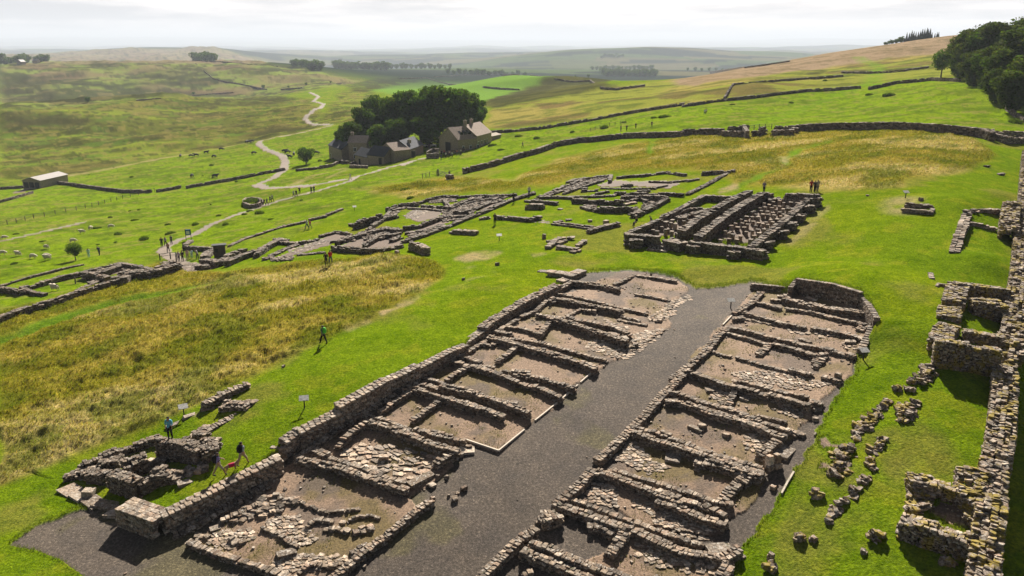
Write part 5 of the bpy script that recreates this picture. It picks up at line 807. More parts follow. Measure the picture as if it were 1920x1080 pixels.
# ------------------------------------------------------------------ farm
def bricky(name, c, roof=False):
    t = NT(name); k = t.mix(1, c, t.ramp(t.noise(2.5, 5, .75), (.3, g3(.6)), (.5, g3(1)), (.7, g3(1.4))), 'MULTIPLY'); t.color(k); t.bump(t.noise(3, 4, .7), .5, .1); return t.m
FARM = bricky('farm_stone', (.3, .245, .185)); RT = bricky('stone_tiles', (.3, .23, .185)); RD = bricky('blue_slates', (.055, .06, .075)); GLASS = simple('dark_pane', (.02, .022, .025), .2, .1); WHITE = simple('white_paint', (.75, .75, .72), .6, .1); WOOD = simple('grey_wood', (.13, .105, .08), .85, .3, 8); DARK = simple('black_metal', (.02, .02, .02), .5, .1); SHEET = simple('pale_sheet', (.32, .29, .27), .6, .12)
def lerp(a, b, f): return a + (b - a) * f
def house(name, label, pa, pb, depth, wall_h, roof_h, roof_mat, windows=(), doors=(), chim=(), cat='building', roof_open=(), hip=0):
    """front wall foot runs from pixel pa to pixel pb; the house reaches back by depth"""
    A_ = spot(*pa); B_ = spot(*pb); d = Vector((B_.x - A_.x, B_.y - A_.y, 0)); L = d.length; rz = math.atan2(d.y, d.x); z0 = min(A_.z, B_.z) - .3
    root = empty(name, (A_.x, A_.y, z0), rz); tag(root, label, cat); H = wall_h + max(A_.z, B_.z) - z0
    b = MB(); y0, y1 = 0, depth; ym = depth / 2; zr = H + roof_h
    b.add([(0, y0, -1.5), (L, y0, -1.5), (L, y1, -1.5), (0, y1, -1.5), (0, y0, H), (L, y0, H), (L, y1, H), (0, y1, H), (0, ym, zr), (L, ym, zr)], [(0, 1, 5, 4), (2, 3, 7, 6), (1, 2, 6, 9, 5), (3, 0, 4, 8, 7), (0, 3, 2, 1)]); b.build('wall', FARM, root)
    r = MB(); e = .25; t_ = .18
    for s in (0, 1):
        ye = -e if s == 0 else depth + e; ze = H - roof_h * e / ym; vs = [(-e, ye, ze + .04), (L + e, ye, ze + .04), (L + e, ym, zr + .04), (-e, ym, zr + .04)]; up = [(x, y, z + t_) for x, y, z in vs]; f = [(0, 1, 2, 3), (7, 6, 5, 4), (0, 4, 5, 1), (1, 5, 6, 2), (2, 6, 7, 3), (3, 7, 4, 0)]; r.add(vs + up, f)
    rf = r.build('roof', roof_mat, root)
    for x, s in chim:
        c = MB(); c.box(x - .45, x + .45, ym - .4, ym + .4, zr - .6, zr + 1.2 * s); c.box(x - .52, x + .52, ym - .47, ym + .47, zr + 1.2 * s, zr + 1.2 * s + .12)
        for q in (-.2, .2): c.tube([(x + q, ym, zr + 1.2 * s + .1), (x + q, ym, zr + 1.2 * s + .45)], [.11, .09], 6)
        c.build('chimney', FARM, rf)
    for x, z, w, h in windows:
        m = MB(); m.box(x - w / 2 - .1, x + w / 2 + .1, -.06, .02, z - .1, z + h + .12); wo = m.build('window', WHITE, root); m = MB(); m.box(x - w / 2, x - .04, -.09, -.03, z, z + h); m.box(x + .04, x + w / 2, -.09, -.03, z, z + h); m.build('pane', GLASS, wo)
    for x, w, h in doors:
        z = max(A_.z, B_.z) - z0 - .3; z = (lerp(A_.z, B_.z, x / L) - z0); m = MB(); m.box(x - w / 2, x + w / 2, -.07, .02, z, z + h); m.build('door', DARK, root)
    for x, y, w, dpt in roof_open:
        zf = H + roof_h * y / ym; m = MB(); m.add([(x, y - dpt / 2, zf - roof_h * dpt / 2 / ym + .26), (x + w, y - dpt / 2, zf - roof_h * dpt / 2 / ym + .26), (x + w, y + dpt / 2, zf + roof_h * dpt / 2 / ym + .26), (x, y + dpt / 2, zf + roof_h * dpt / 2 / ym + .26)], [(0, 1, 2, 3)]); m.add([(x, y - dpt / 2, zf - .3), (x + w, y - dpt / 2, zf - .3), (x + w, y - dpt / 2, zf + .5), (x, y - dpt / 2, zf + .5)], [(0, 1, 2, 3)]); m.build('roof_light', GLASS, rf)
    return root, L, H
def upx(*a): return [tuple(q) for q in px('U', a)]
# houses face the viewer with their long walls running towards the far right
def gabled(name, label, foot, gable_w, wall_h, roof_h, roof_mat, **kw):
    (pa, pb) = upx(*foot); return house(name, label, pa, pb, gable_w, wall_h, roof_h, roof_mat, **kw)
r0, L0, H0 = gabled('farmhouse', 'two-storey stone farmhouse with a pale tiled roof at the left of the farm', (310, 800, 500, 770), 6.2, 5.0, 2.0, RT, windows=[(2.2, 1.2, .9, 1.2), (5.2, 1.2, .9, 1.2), (2.2, 3.6, .9, 1.1), (5.2, 3.6, .9, 1.1)], chim=[(.6, .9)])
m = MB()
for z in (1.6, 4.2):
    for y in (2.4, 3.5): m = MB(); m.box(-.08, .03, y - .4, y + .4, z, z + 1.3); w_ = m.build('window', WHITE, r0); m = MB(); m.box(-.11, -.05, y - .3, y + .3, z + .1, z + 1.2); m.build('pane', GLASS, w_)
gabled('farm_annex', 'dark slate-roofed stone wing at the left side of the farmhouse', (100, 775, 235, 800), 6, 3.8, 2.2, RD, windows=[(2.5, 1.2, .8, 1.1)])
gabled('slate_shed', 'low slate-roofed outbuilding nearest the farmhouse, left of its twin', (375, 840, 505, 842), 5, 2.3, 2.0, RD, doors=[(3, 1.0, 1.9)])
gabled('slate_shed', 'low slate-roofed outbuilding between its twin and the pale-roofed byre', (508, 845, 680, 835), 5.6, 2.3, 2.4, RD, doors=[(5.5, 1.2, 2.0)])
gabled('byre', 'long low stone byre with a pinkish tiled roof in the middle of the farm', (790, 815, 950, 770), 7.0, 2.6, 2.0, RT, doors=[(7.5, 1.2, 1.8)], chim=[(8.6, .3)])
gabled('slate_shed', 'dark slate-roofed shed continuing the pale-roofed byre to the right', (952, 768, 1095, 715), 6.4, 2.6, 2.4, RD, doors=[(2.2, 1.4, 1.9)])
r1, L1, H1 = gabled('museum_barn', 'big stone barn with a wide pale tiled roof, roof lights and an open gable door', (1465, 710, 1655, 665), 9.0, 3.0, 3.3, RT, windows=[(2, 1, .7, 1), (5, 1, .7, 1), (8, 1, .7, 1)], roof_open=[(2.2, 2.2, 1.1, 1.4), (3.8, 2.2, 1.1, 1.4), (5.4, 2.2, 1.1, 1.4)])
m = MB(); m.box(-.08, .03, 3.6, 6.0, -.2, 3.0); m.build('door', DARK, r1)
gabled('stone_cottage', 'stone cottage with two chimneys adjoining the big barn on its right', (1660, 664, 1815, 600), 8.0, 3.1, 3.1, RT, windows=[(1.5, 1, .8, 1.1), (4, 1, .8, 1.1), (6.5, 1, .8, 1.1), (8.5, 1, .8, 1.1)], chim=[(.4, 1.2), (5.4, 1.2)])
r2, L2, H2 = house('pasture_barn', 'isolated low barn with a long pale metal roof in the left pasture', *[tuple(q) for q in px('a', (232, 1058, 385, 1020))], 7.5, 2.6, 1.1, SHEET, cat='barn')
m = MB()
for k in range(3): m.box(-.06, .03, .6 + k * 2.3, 2.4 + k * 2.3, .3, 2.4)
m.build('door', DARK, r2)
house('ruined_annex', 'low broken stone outbuilding right of the two-chimneyed cottage', *upx(1820, 585, 1915, 555), 4, 1.0, .5, FARM)
for p, q, lab in ((40, 121, 'far white-walled house under trees at the left edge'), (61, 119, 'far white cottage right of the white-walled house')):
    house('far_house', lab, (p, q), (p + 9, q), 8, 4, 3, SHEET)
ruin('yard_wall', 'farmyard wall with a pale gatepost in front of the big barn', 'wall', None, ['U 1135 700 1190 668 1255 672|1.2|.5', 'U 1340 700 1470 668 1520 665|1.0|.5', 'U 1130 725 1245 715|1.4|.5'], ch=.35, ln=.7, pal=.8)
ruin('yard_wall', 'dark farmyard wall before the farmhouse and slate sheds', 'wall', None, ['U 0 850 130 830 210 790 300 800|1.0|.5', 'U 322 815 370 800|1.3|.6', 'U 320 842 500 850|.8|.5'], ch=.35, ln=.7, pal=.75)
# car behind the byre
P = spot(*upx(1165, 655)[0]); car = empty('parked_car', P, .25); tag(car, 'white car parked in the trees shade between byre and barn', 'car')
b = MB(); prof = [(-2.1, .45), (-2.1, .95), (-1.6, 1.0), (-1.0, 1.5), (.7, 1.52), (1.3, 1.02), (2.05, .9), (2.1, .45)]; n_ = len(prof)
b.add([(x, y, z) for y in (-.85, .85) for x, z in prof], [tuple(range(n_)), tuple(range(2 * n_ - 1, n_ - 1, -1))] + [(i, n_ + i, n_ + (i + 1) % n_, (i + 1) % n_) for i in range(n_)]); b.build('body', WHITE, car)
for sy in (-.87, .87): m = MB(); m.add([(-1.35, sy, 1.05), (1.0, sy, 1.05), (.6, sy, 1.42), (-.92, sy, 1.42)], [(0, 1, 2, 3)]); m.build('side_window', GLASS, car)
for x in (-1.3, 1.3):
    for y in (-.8, .8): m = MB(); m.tube([(x, y - .1, .33), (x, y + .1, .33)], [.33, .33], 12); m.build('wheel', DARK, car)
# ------------------------------------------------------------------ sheds, signs, panels, fences
P = spot(*px('N', (1180, 495))[0]); sh = empty('kiosk', P, .35); sh.scale = (.8, .8, .8); tag(sh, 'small grey wooden kiosk with a flat roof standing in the south gate', 'kiosk')
b = MB(); b.box(-1.05, 1.05, -.8, .8, -.6, 2.2); b.build('wall', WOOD, sh); m = MB(); m.add([(-1.3, -1.1, 2.35), (1.3, -1.1, 2.35), (1.3, 1.0, 2.2), (-1.3, 1.0, 2.2), (-1.3, -1.1, 2.5), (1.3, -1.1, 2.5), (1.3, 1.0, 2.35), (-1.3, 1.0, 2.35)], [(0, 3, 2, 1), (4, 5, 6, 7), (0, 1, 5, 4), (1, 2, 6, 5), (2, 3, 7, 6), (3, 0, 4, 7)]); m.build('roof', DARK, sh)
m = MB(); m.box(.25, .9, -.84, -.79, -.3, 1.9); m.build('door', simple('shed_door', (.1, .085, .07), .8, .2), sh); m = MB(); m.box(-.75, -.25, -.85, -.79, 1.1, 1.75); m.build('window', GLASS, sh)
P = spot(*px('N', (615, 190))[0]); nb = empty('notice_board', P, .3); tag(nb, 'blue notice board beside the path above the south gate', 'notice board'); BLUE = simple('blue_panel', (.03, .16, .4), .5, .15)
b = MB(); b.box(-.5, .5, -.04, .04, .9, 2.0); b.build('panel', BLUE, nb)
for x in (-.45, .45): m = MB(); m.box(x - .05, x + .05, -.05, .05, -.3, 2.05); m.build('post', DARK, nb)
m = MB(); m.box(-.3, .25, -.06, -.045, 1.1, 1.7); m.build('picture', WHITE, nb)
PANEL = simple('panel_face', (.42, .41, .38), .5, .45, 7)
def info(t_, rz, lab, s=1.0):
    P = spot(*pxs(t_)[0]); r = empty('info_panel', P, rz); r.scale = (s * .82,) * 3; tag(r, lab, 'info panel', 'information panels of the site'); b = MB(); b.box(-.05, .05, -.05, .05, -.3, .95); b.build('post', DARK, r)
    m = MB(); vs = [(-.42, -.28, .82), (.42, -.28, .82), (.42, .28, 1.08), (-.42, .28, 1.08)]; m.add(vs + [(x, y, z + .04) for x, y, z in vs], [(0, 3, 2, 1), (4, 5, 6, 7), (0, 1, 5, 4), (1, 2, 6, 5), (2, 3, 7, 6), (3, 0, 4, 7)]); m.build('panel', PANEL, r)
    return r
info('B 342 360', .2, 'slanted information panel on the lawn left of the terrace wall'); info('R 855 278', .5, 'slanted information panel on a post by the long grass above the tower ruin'); info('H 575 375', .1, 'information panel standing in the gravel street at its far end'); info('H 1768 840', .2, 'information panel at the right lawn edge beside the right-row rooms')
info('e 888 275', .1, 'pale round-topped panel on the central lawn before the courtyard ruin'); info('M 585 190', .1, 'information panel beside the sunken stone tank, upper right lawn'); info('e 75 105', .3, 'small dark panel on a post on the grass left of the house ruin')
def post_fence(name, label, pts, gap, h, rails, cat='fence', mat=None):
    W = unproj(np.array(pts), 0, GZ); L = np.hypot(*(W[1:, :2] - W[:-1, :2]).T).sum(); P0 = Vector(W[0]); r = empty(name, P0); tag(r, label, cat); n = min(int(L / gap), 95); tops = []
    for k in range(n + 1):
        p, a = along(W, L * k / n); z = float(gz(p[0], p[1])); q = Vector((p[0], p[1], z)) - P0; b = MB(); b.bar(q + Vector((0, 0, -.3)), q + Vector((0, 0, h)), .13); b.build('post', mat or WOOD, r); tops.append(q)
    for f in rails:
        b = MB()
        for a_, c_ in zip(tops[:-1], tops[1:]): b.bar(a_ + Vector((0, 0, h * f)), c_ + Vector((0, 0, h * f)), .05)
        b.build('rail', mat or WOOD, r)
    return r
post_fence('post_fence', 'long thin post and wire fence crossing the left pasture', px('d', (-10, 198, 200, 147, 470, 95, 700, 36, 870, -2)), 3.2, 1.2, (.5, .92))
post_fence('wooden_fence', 'short wooden rail fence leading to a gate on the slope below the farm', px('U', (1085, 985, 1160, 965, 1235, 955)), 1.6, 1.2, (.35, .65, .95))
gt = unproj(px('U', (1250, 958, 1370, 955)), 0, GZ); P0 = Vector(gt[0]); g_ = empty('field_gate', P0, math.atan2(gt[1][1] - gt[0][1], gt[1][0] - gt[0][0])); tag(g_, 'dark five-barred gate with cross braces on the slope below the farm', 'gate'); Lg = float(np.hypot(*(gt[1] - gt[0])[:2]))
for x in (0, Lg): b = MB(); b.box(x - .15, x + .15, -.15, .15, -.8, 1.6); b.build('gate_post', WOOD, g_)
for z in (.3, .6, .9, 1.25): b = MB(); b.bar((.15, 0, z), (Lg - .15, 0, z), .09); b.build('bar', WOOD, g_)
b = MB(); b.bar((.15, .06, .3), (Lg / 2, .06, 1.25), .08); b.bar((Lg - .15, .06, .3), (Lg / 2, .06, 1.25), .08); b.build('brace', WOOD, g_)
ruin('gate_pier', 'stubby stone pier at the right end of the five-barred gate', 'pier', None, ['U 1355 945 1390 945|1.3|1.2'], ch=.3, ln=.6, pal=.8)
post_fence('sheep_hurdle', 'dark wooden hurdle fence on the slope beyond the west wall', px('b', (1400, 738, 1500, 712, 1600, 690)), 2.0, 1.1, (.4, .9))
post_fence('wooden_fence', 'dark wooden fence between the two west gate guardrooms', px('c', (372, 735, 440, 725, 500, 725)), 1.5, 1.2, (.5, .95))
post_fence('rail_fence', 'low grey rail fence by the tumbled chamber left of the south gate', px('S', (545, 430, 600, 415, 720, 395)), 1.4, 1.0, (.5, .95))
post_fence('rail_fence', 'thin dark rail fence along the path above the south gate', px('N', (100, 560, 200, 540, 390, 520, 395, 590)), 1.8, 1.1, (.6, .95), mat=DARK)
post_fence('post_fence', 'short fence beside the pale-roofed barn at the left edge', px('a', (30, 1065, 100, 1055, 160, 1050)), 3, 1.2, (.5, .9))
# pale edging boards of the gravel
EDGE = simple('edging_board', (.55, .47, .38), .8, .15)
def edging(t_, lab):
    W = unproj(pxs(t_), 0, GZ); b = MB()
    for a_, c_ in zip(W[:-1], W[1:]): b.bar(Vector(a_) + Vector((0, 0, .03)), Vector(c_) + Vector((0, 0, .03)), .11, .18)
    o = b.build('edging_board', EDGE); tag(o, lab, 'edging board', 'pale edging boards')
edging('h 700 318 885 380 1030 262', 'white edging board turning a corner round the third left room'); edging('h 1090 210 1215 110 1330 10', 'thin white edging board between gravel and fourth left room')
edging('e 1345 1075 1430 1000', 'short white edging board at the fifth left room, by the street'); edging('H 600 432 505 530', 'short edging board at a gap in the far right street wall'); edging('F 1370 345 1420 250 1480 150', 'pale edging board between right-hand gravel and lawn'); edging('I 1330 850 1345 830', 'tiny pale board stub at the lawn edge, right row')
# ------------------------------------------------------------------ people: one skinned body per pose, clothes lifted from it
def skin_mesh(name, verts, edges, radii, sub=1, root=0):
    me = bpy.data.meshes.new(name); me.from_pydata(verts, edges, []); o = bpy.data.objects.new(name, me); col.objects.link(o)
    sk = o.modifiers.new('skin', 'SKIN'); sk.use_smooth_shade = True
    if not me.skin_vertices: me.skin_vertices.new() if hasattr(me.skin_vertices, 'new') else None
    sv = me.skin_vertices[0].data
    for i, r in enumerate(radii): sv[i].radius = (r, r) if not isinstance(r, tuple) else r; sv[i].use_root = i == root
    sb = o.modifiers.new('sub', 'SUBSURF'); sb.levels = sub; sb.render_levels = sub
    dg = bpy.context.evaluated_depsgraph_get(); ev = o.evaluated_get(dg); out = bpy.data.meshes.new_from_object(ev); out.name = name
    bpy.data.objects.remove(o); return out
def skin_supported():
    me = bpy.data.meshes.new('probe'); me.from_pydata([(0, 0, 0), (0, 0, 1)], [(0, 1)], []); o = bpy.data.objects.new('probe', me); col.objects.link(o); o.modifiers.new('s', 'SKIN'); n = len(me.skin_vertices); bpy.data.objects.remove(o); return n
def body(pose):
    """1.72 m figure facing +Y; pose: stride, arm swing, bend, sit"""
    st, sw, bend, elbow = pose['stride'], pose['swing'], pose.get('bend', 0), pose.get('elbow', .25); V, E, Rr, Z = [], [], [], []
    def add(p, r, par, zone): V.append(p); Rr.append(r); Z.append(zone); (E.append((par, len(V) - 1)) if par is not None else None); return len(V) - 1
    hz = .9 if not pose.get('sit') else .5; pel = add((0, 0, hz), (.15, .11), None, 'legs'); b = lambda z, y=0: y + bend * (z - hz)
    wa = add((0, b(hz + .18), hz + .18), (.135, .1), pel, 'top'); chst = add((0, b(hz + .4), hz + .4), (.165, .115), wa, 'top'); nk = add((0, b(hz + .57), hz + .56), (.06, .06), chst, 'skin')
    hd = add((0, b(hz + .68, .015), hz + .66), (.078, .09), nk, 'skin'); cr = add((0, b(hz + .78, -.005), hz + .755), (.07, .085), hd, 'hair'); add((0, b(hz + .68, .105), hz + .655), (.018, .02), hd, 'skin')
    for s in (-1, 1):
        add((s * .085, b(hz + .67, 0), hz + .665), (.015, .02), hd, 'skin')
        f = st * s
        if pose.get('sit'): kn = add((s * .11, .42, hz), .075, pel, 'legs'); an = add((s * .11, .45, .1), .05, kn, 'legs'); add((s * .11, .6, .04), (.045, .035), an, 'shoe')
        else:
            hp = add((s * .09, .02 * f, hz - .06), .095, pel, 'legs'); kn = add((s * .1, .22 * f + .03, .48), .068, hp, 'legs'); an = add((s * .1, .36 * f - .02 * (f < 0), .1 + .05 * max(0, -f)), .045, kn, 'legs'); add((s * .105, .36 * f + .15, .04 + .02 * max(0, -f)), (.045, .035), an, 'shoe')
        sh = add((s * .19, b(hz + .49), hz + .49), .062, chst, 'top'); a = -sw * s; el = add((s * .235, b(hz + .22) + .16 * a, hz + .22), .044, sh, 'top')
        wr = add((s * .235, b(hz + .05) + .28 * a + elbow * .35, hz - .01 + elbow * .28), .031, el, pose.get('fore', 'skin')); pm = add((s * .235, V[wr][1] + .03, V[wr][2] - .07), (.036, .022), wr, 'skin')
        px0, py0, pz0 = V[pm]
        for k, (dy, ln_) in enumerate(((-.028, .07), (-.009, .082), (.01, .078), (.029, .06))): q = add((px0 - s * .008, py0 + dy, pz0 - ln_ * .6), .0095, pm, 'skin'); add((px0 - s * .022, py0 + dy * 1.05, pz0 - ln_), .008, q, 'skin')
        q = add((px0 - s * .02, py0 + .045, pz0 + .0), .0105, pm, 'skin'); add((px0 - s * .03, py0 + .06, pz0 - .035), .009, q, 'skin')
    me = skin_mesh('body', V, E, Rr, 1); n = len(me.vertices); co = np.empty(n * 3); me.vertices.foreach_get('co', co); co = co.reshape(-1, 3); nr = np.empty(n * 3); me.vertices.foreach_get('normal', nr); nr = nr.reshape(-1, 3)
    VV = np.array(V); EE = np.array(E); best = np.full(n, 1e9); zn = np.zeros(n, int); zid = ['skin', 'top', 'legs', 'shoe', 'hair']
    for i, j in EE:
        a_, c_ = VV[i], VV[j]; d = c_ - a_; t_ = np.clip(((co - a_) @ d) / (d @ d), 0, 1); dist = np.linalg.norm(co - a_ - t_[:, None] * d, axis=1); m = dist < best; best = np.where(m, dist, best); zn = np.where(m, zid.index(Z[j]), zn)
    zn[(co[:, 2] > hz + .69) & (co[:, 1] < bend * (co[:, 2] - hz) + .05)] = 4; zn[co[:, 2] > hz + .775] = 4; zn[(zn == 4) & (co[:, 2] < hz + .66)] = 0
    if pose.get('shorts'): zn[(zn == 2) & (co[:, 2] < .5)] = 0
    faces = [tuple(p.vertices) for p in me.polygons]; parts = {}
    for nm, z, off in (('shirt', 1, .014), ('trousers', 2, .012), ('shoe', 3, .01), ('hair', 4, .016)):
        fs = [f for f in faces if (sum(zn[v] == z for v in f) >= (len(f) + 1) // 2)]; us = sorted({v for f in fs for v in f}); mp_ = {v: k for k, v in enumerate(us)}
        pm = bpy.data.meshes.new(nm); pm.from_pydata([tuple(co[v] + nr[v] * off) for v in us], [], [[mp_[v] for v in f] for f in fs]); pm.polygons.foreach_set('use_smooth', [True] * len(pm.polygons)); parts[nm] = pm
    return me, parts
POSES = {'stand': body(dict(stride=.12, swing=.1)), 'walk': body(dict(stride=1, swing=.8)), 'hike': body(dict(stride=1, swing=.7, shorts=1, elbow=.5)), 'stride': body(dict(stride=-.8, swing=-.7, fore='top')), 'bend': body(dict(stride=.3, swing=.2, bend=.45, elbow=.6)), 'sit': body(dict(stride=0, swing=.2, sit=1, elbow=.6))}
CLO = {}
def cloth(c):
    if c not in CLO: CLO[c] = simple('cloth_%d' % len(CLO), c, .85, .12, 20)
    return CLO[c]
SKIN = simple('skin', (.42, .25, .17), .6, .08, 20)
def person(P, face, pose, top, legs, lab, hair=(.03, .02, .015), h=1.72, group=None, pack=None, shoe=(.03, .03, .03)):
    o = bpy.data.objects.new('person', POSES[pose][0].copy()); col.objects.link(o); o.data.materials.clear(); o.data.materials.append(SKIN); o.location = P; o.rotation_euler.z = R(face); s = h / 1.72; o.scale = (s, s, s); tag(o, lab, 'person', group)
    for nm, c in (('shirt', top), ('trousers', legs), ('shoe', shoe), ('hair', hair)):
        m = POSES[pose][1][nm].copy(); m.materials.append(cloth(c)); q = bpy.data.objects.new(nm, m); col.objects.link(q); q.parent = o
    if pack:
        b = MB(); ring = [(-.15, -.02), (.15, -.02), (.17, -.12), (.1, -.26), (-.1, -.26), (-.17, -.12)]; zs = [(1.02, .8), (1.08, 1), (1.36, 1), (1.48, .75), (1.52, .4)]; vs = [(x * k, -.06 + y * k, z) for z, k in zs for x, y in ring]; n = 6
        b.add(vs, [tuple(range(n))[::-1]] + [(r_ * n + i, r_ * n + (i + 1) % n, (r_ + 1) * n + (i + 1) % n, (r_ + 1) * n + i) for r_ in range(len(zs) - 1) for i in range(n)] + [tuple((len(zs) - 1) * n + i for i in range(n))])
        for x in (-.13, .13): b.tube([(x, -.1, 1.46), (x, .05, 1.47), (x, .14, 1.35), (x, .1, 1.15), (x, -.1, 1.06)], [.022] * 5, 5)
        k = b.build('backpack', cloth(pack[0]), None, True); k.location = P; k.rotation_euler.z = R(face); k.scale = (s, s, s); tag(k, pack[1], 'backpack')
    return o
BLK, NAV, GRY, WHT, RED = (.012, .012, .014), (.02, .025, .06), (.1, .1, .11), (.6, .58, .56), (.45, .03, .03)
KH = (.33, .26, .17); BLU = (.12, .42, .6); GRN = (.12, .5, .06); PNK = (.6, .35, .33); DEN = (.05, .07, .14)
W0 = unproj([(320, 822)], 1.45)[0]; PW = Vector(W0)
# feet on the top of the tower ruin's far wall
S_ = [v for ob in bpy.data.objects if ob.get('category') == 'tower ruin' and 'blackened' in ob['label'] for v in [ob]][0]
zt = max([(S_.matrix_basis @ v.co).z for ch in S_.children for v in ch.data.vertices if (Vector((S_.location.x + v.co.x, S_.location.y + v.co.y)) - PW.xy).length < .45] or [PW.z])
person(Vector((PW.x, PW.y, zt - .03)), 180, 'stand', BLU, BLK, 'person in a light blue top and dark trousers standing on the tower ruin wall', h=1.78)
person(spot(456, 873), -25, 'hike', (.35, .38, .42), KH, 'person in khaki shorts with a dark pack walking on the lawn past the tower ruin', pack=(BLK, 'dark backpack on the walker in khaki shorts, lawn by the tower ruin'), h=1.8)
person(spot(412, 893), -60, 'hike', (.26, .2, .4), (.36, .3, .22), 'person in a purple shirt striding on the grass strip by the terrace wall', pack=(BLK, 'dark backpack on the walker in the purple shirt'), h=1.8)
person(spot(256, 932), 90, 'stand', BLK, BLK, 'person in black leaning in the shade of the tower ruin near wall', h=1.7)
person(spot(607, 645), 60, 'stride', (.16, .17, .16), BLK, 'walker in grey with a bright green pack on the lawn below the long grass', pack=(GRN, 'bright green backpack on the lone lawn walker'), h=1.78)
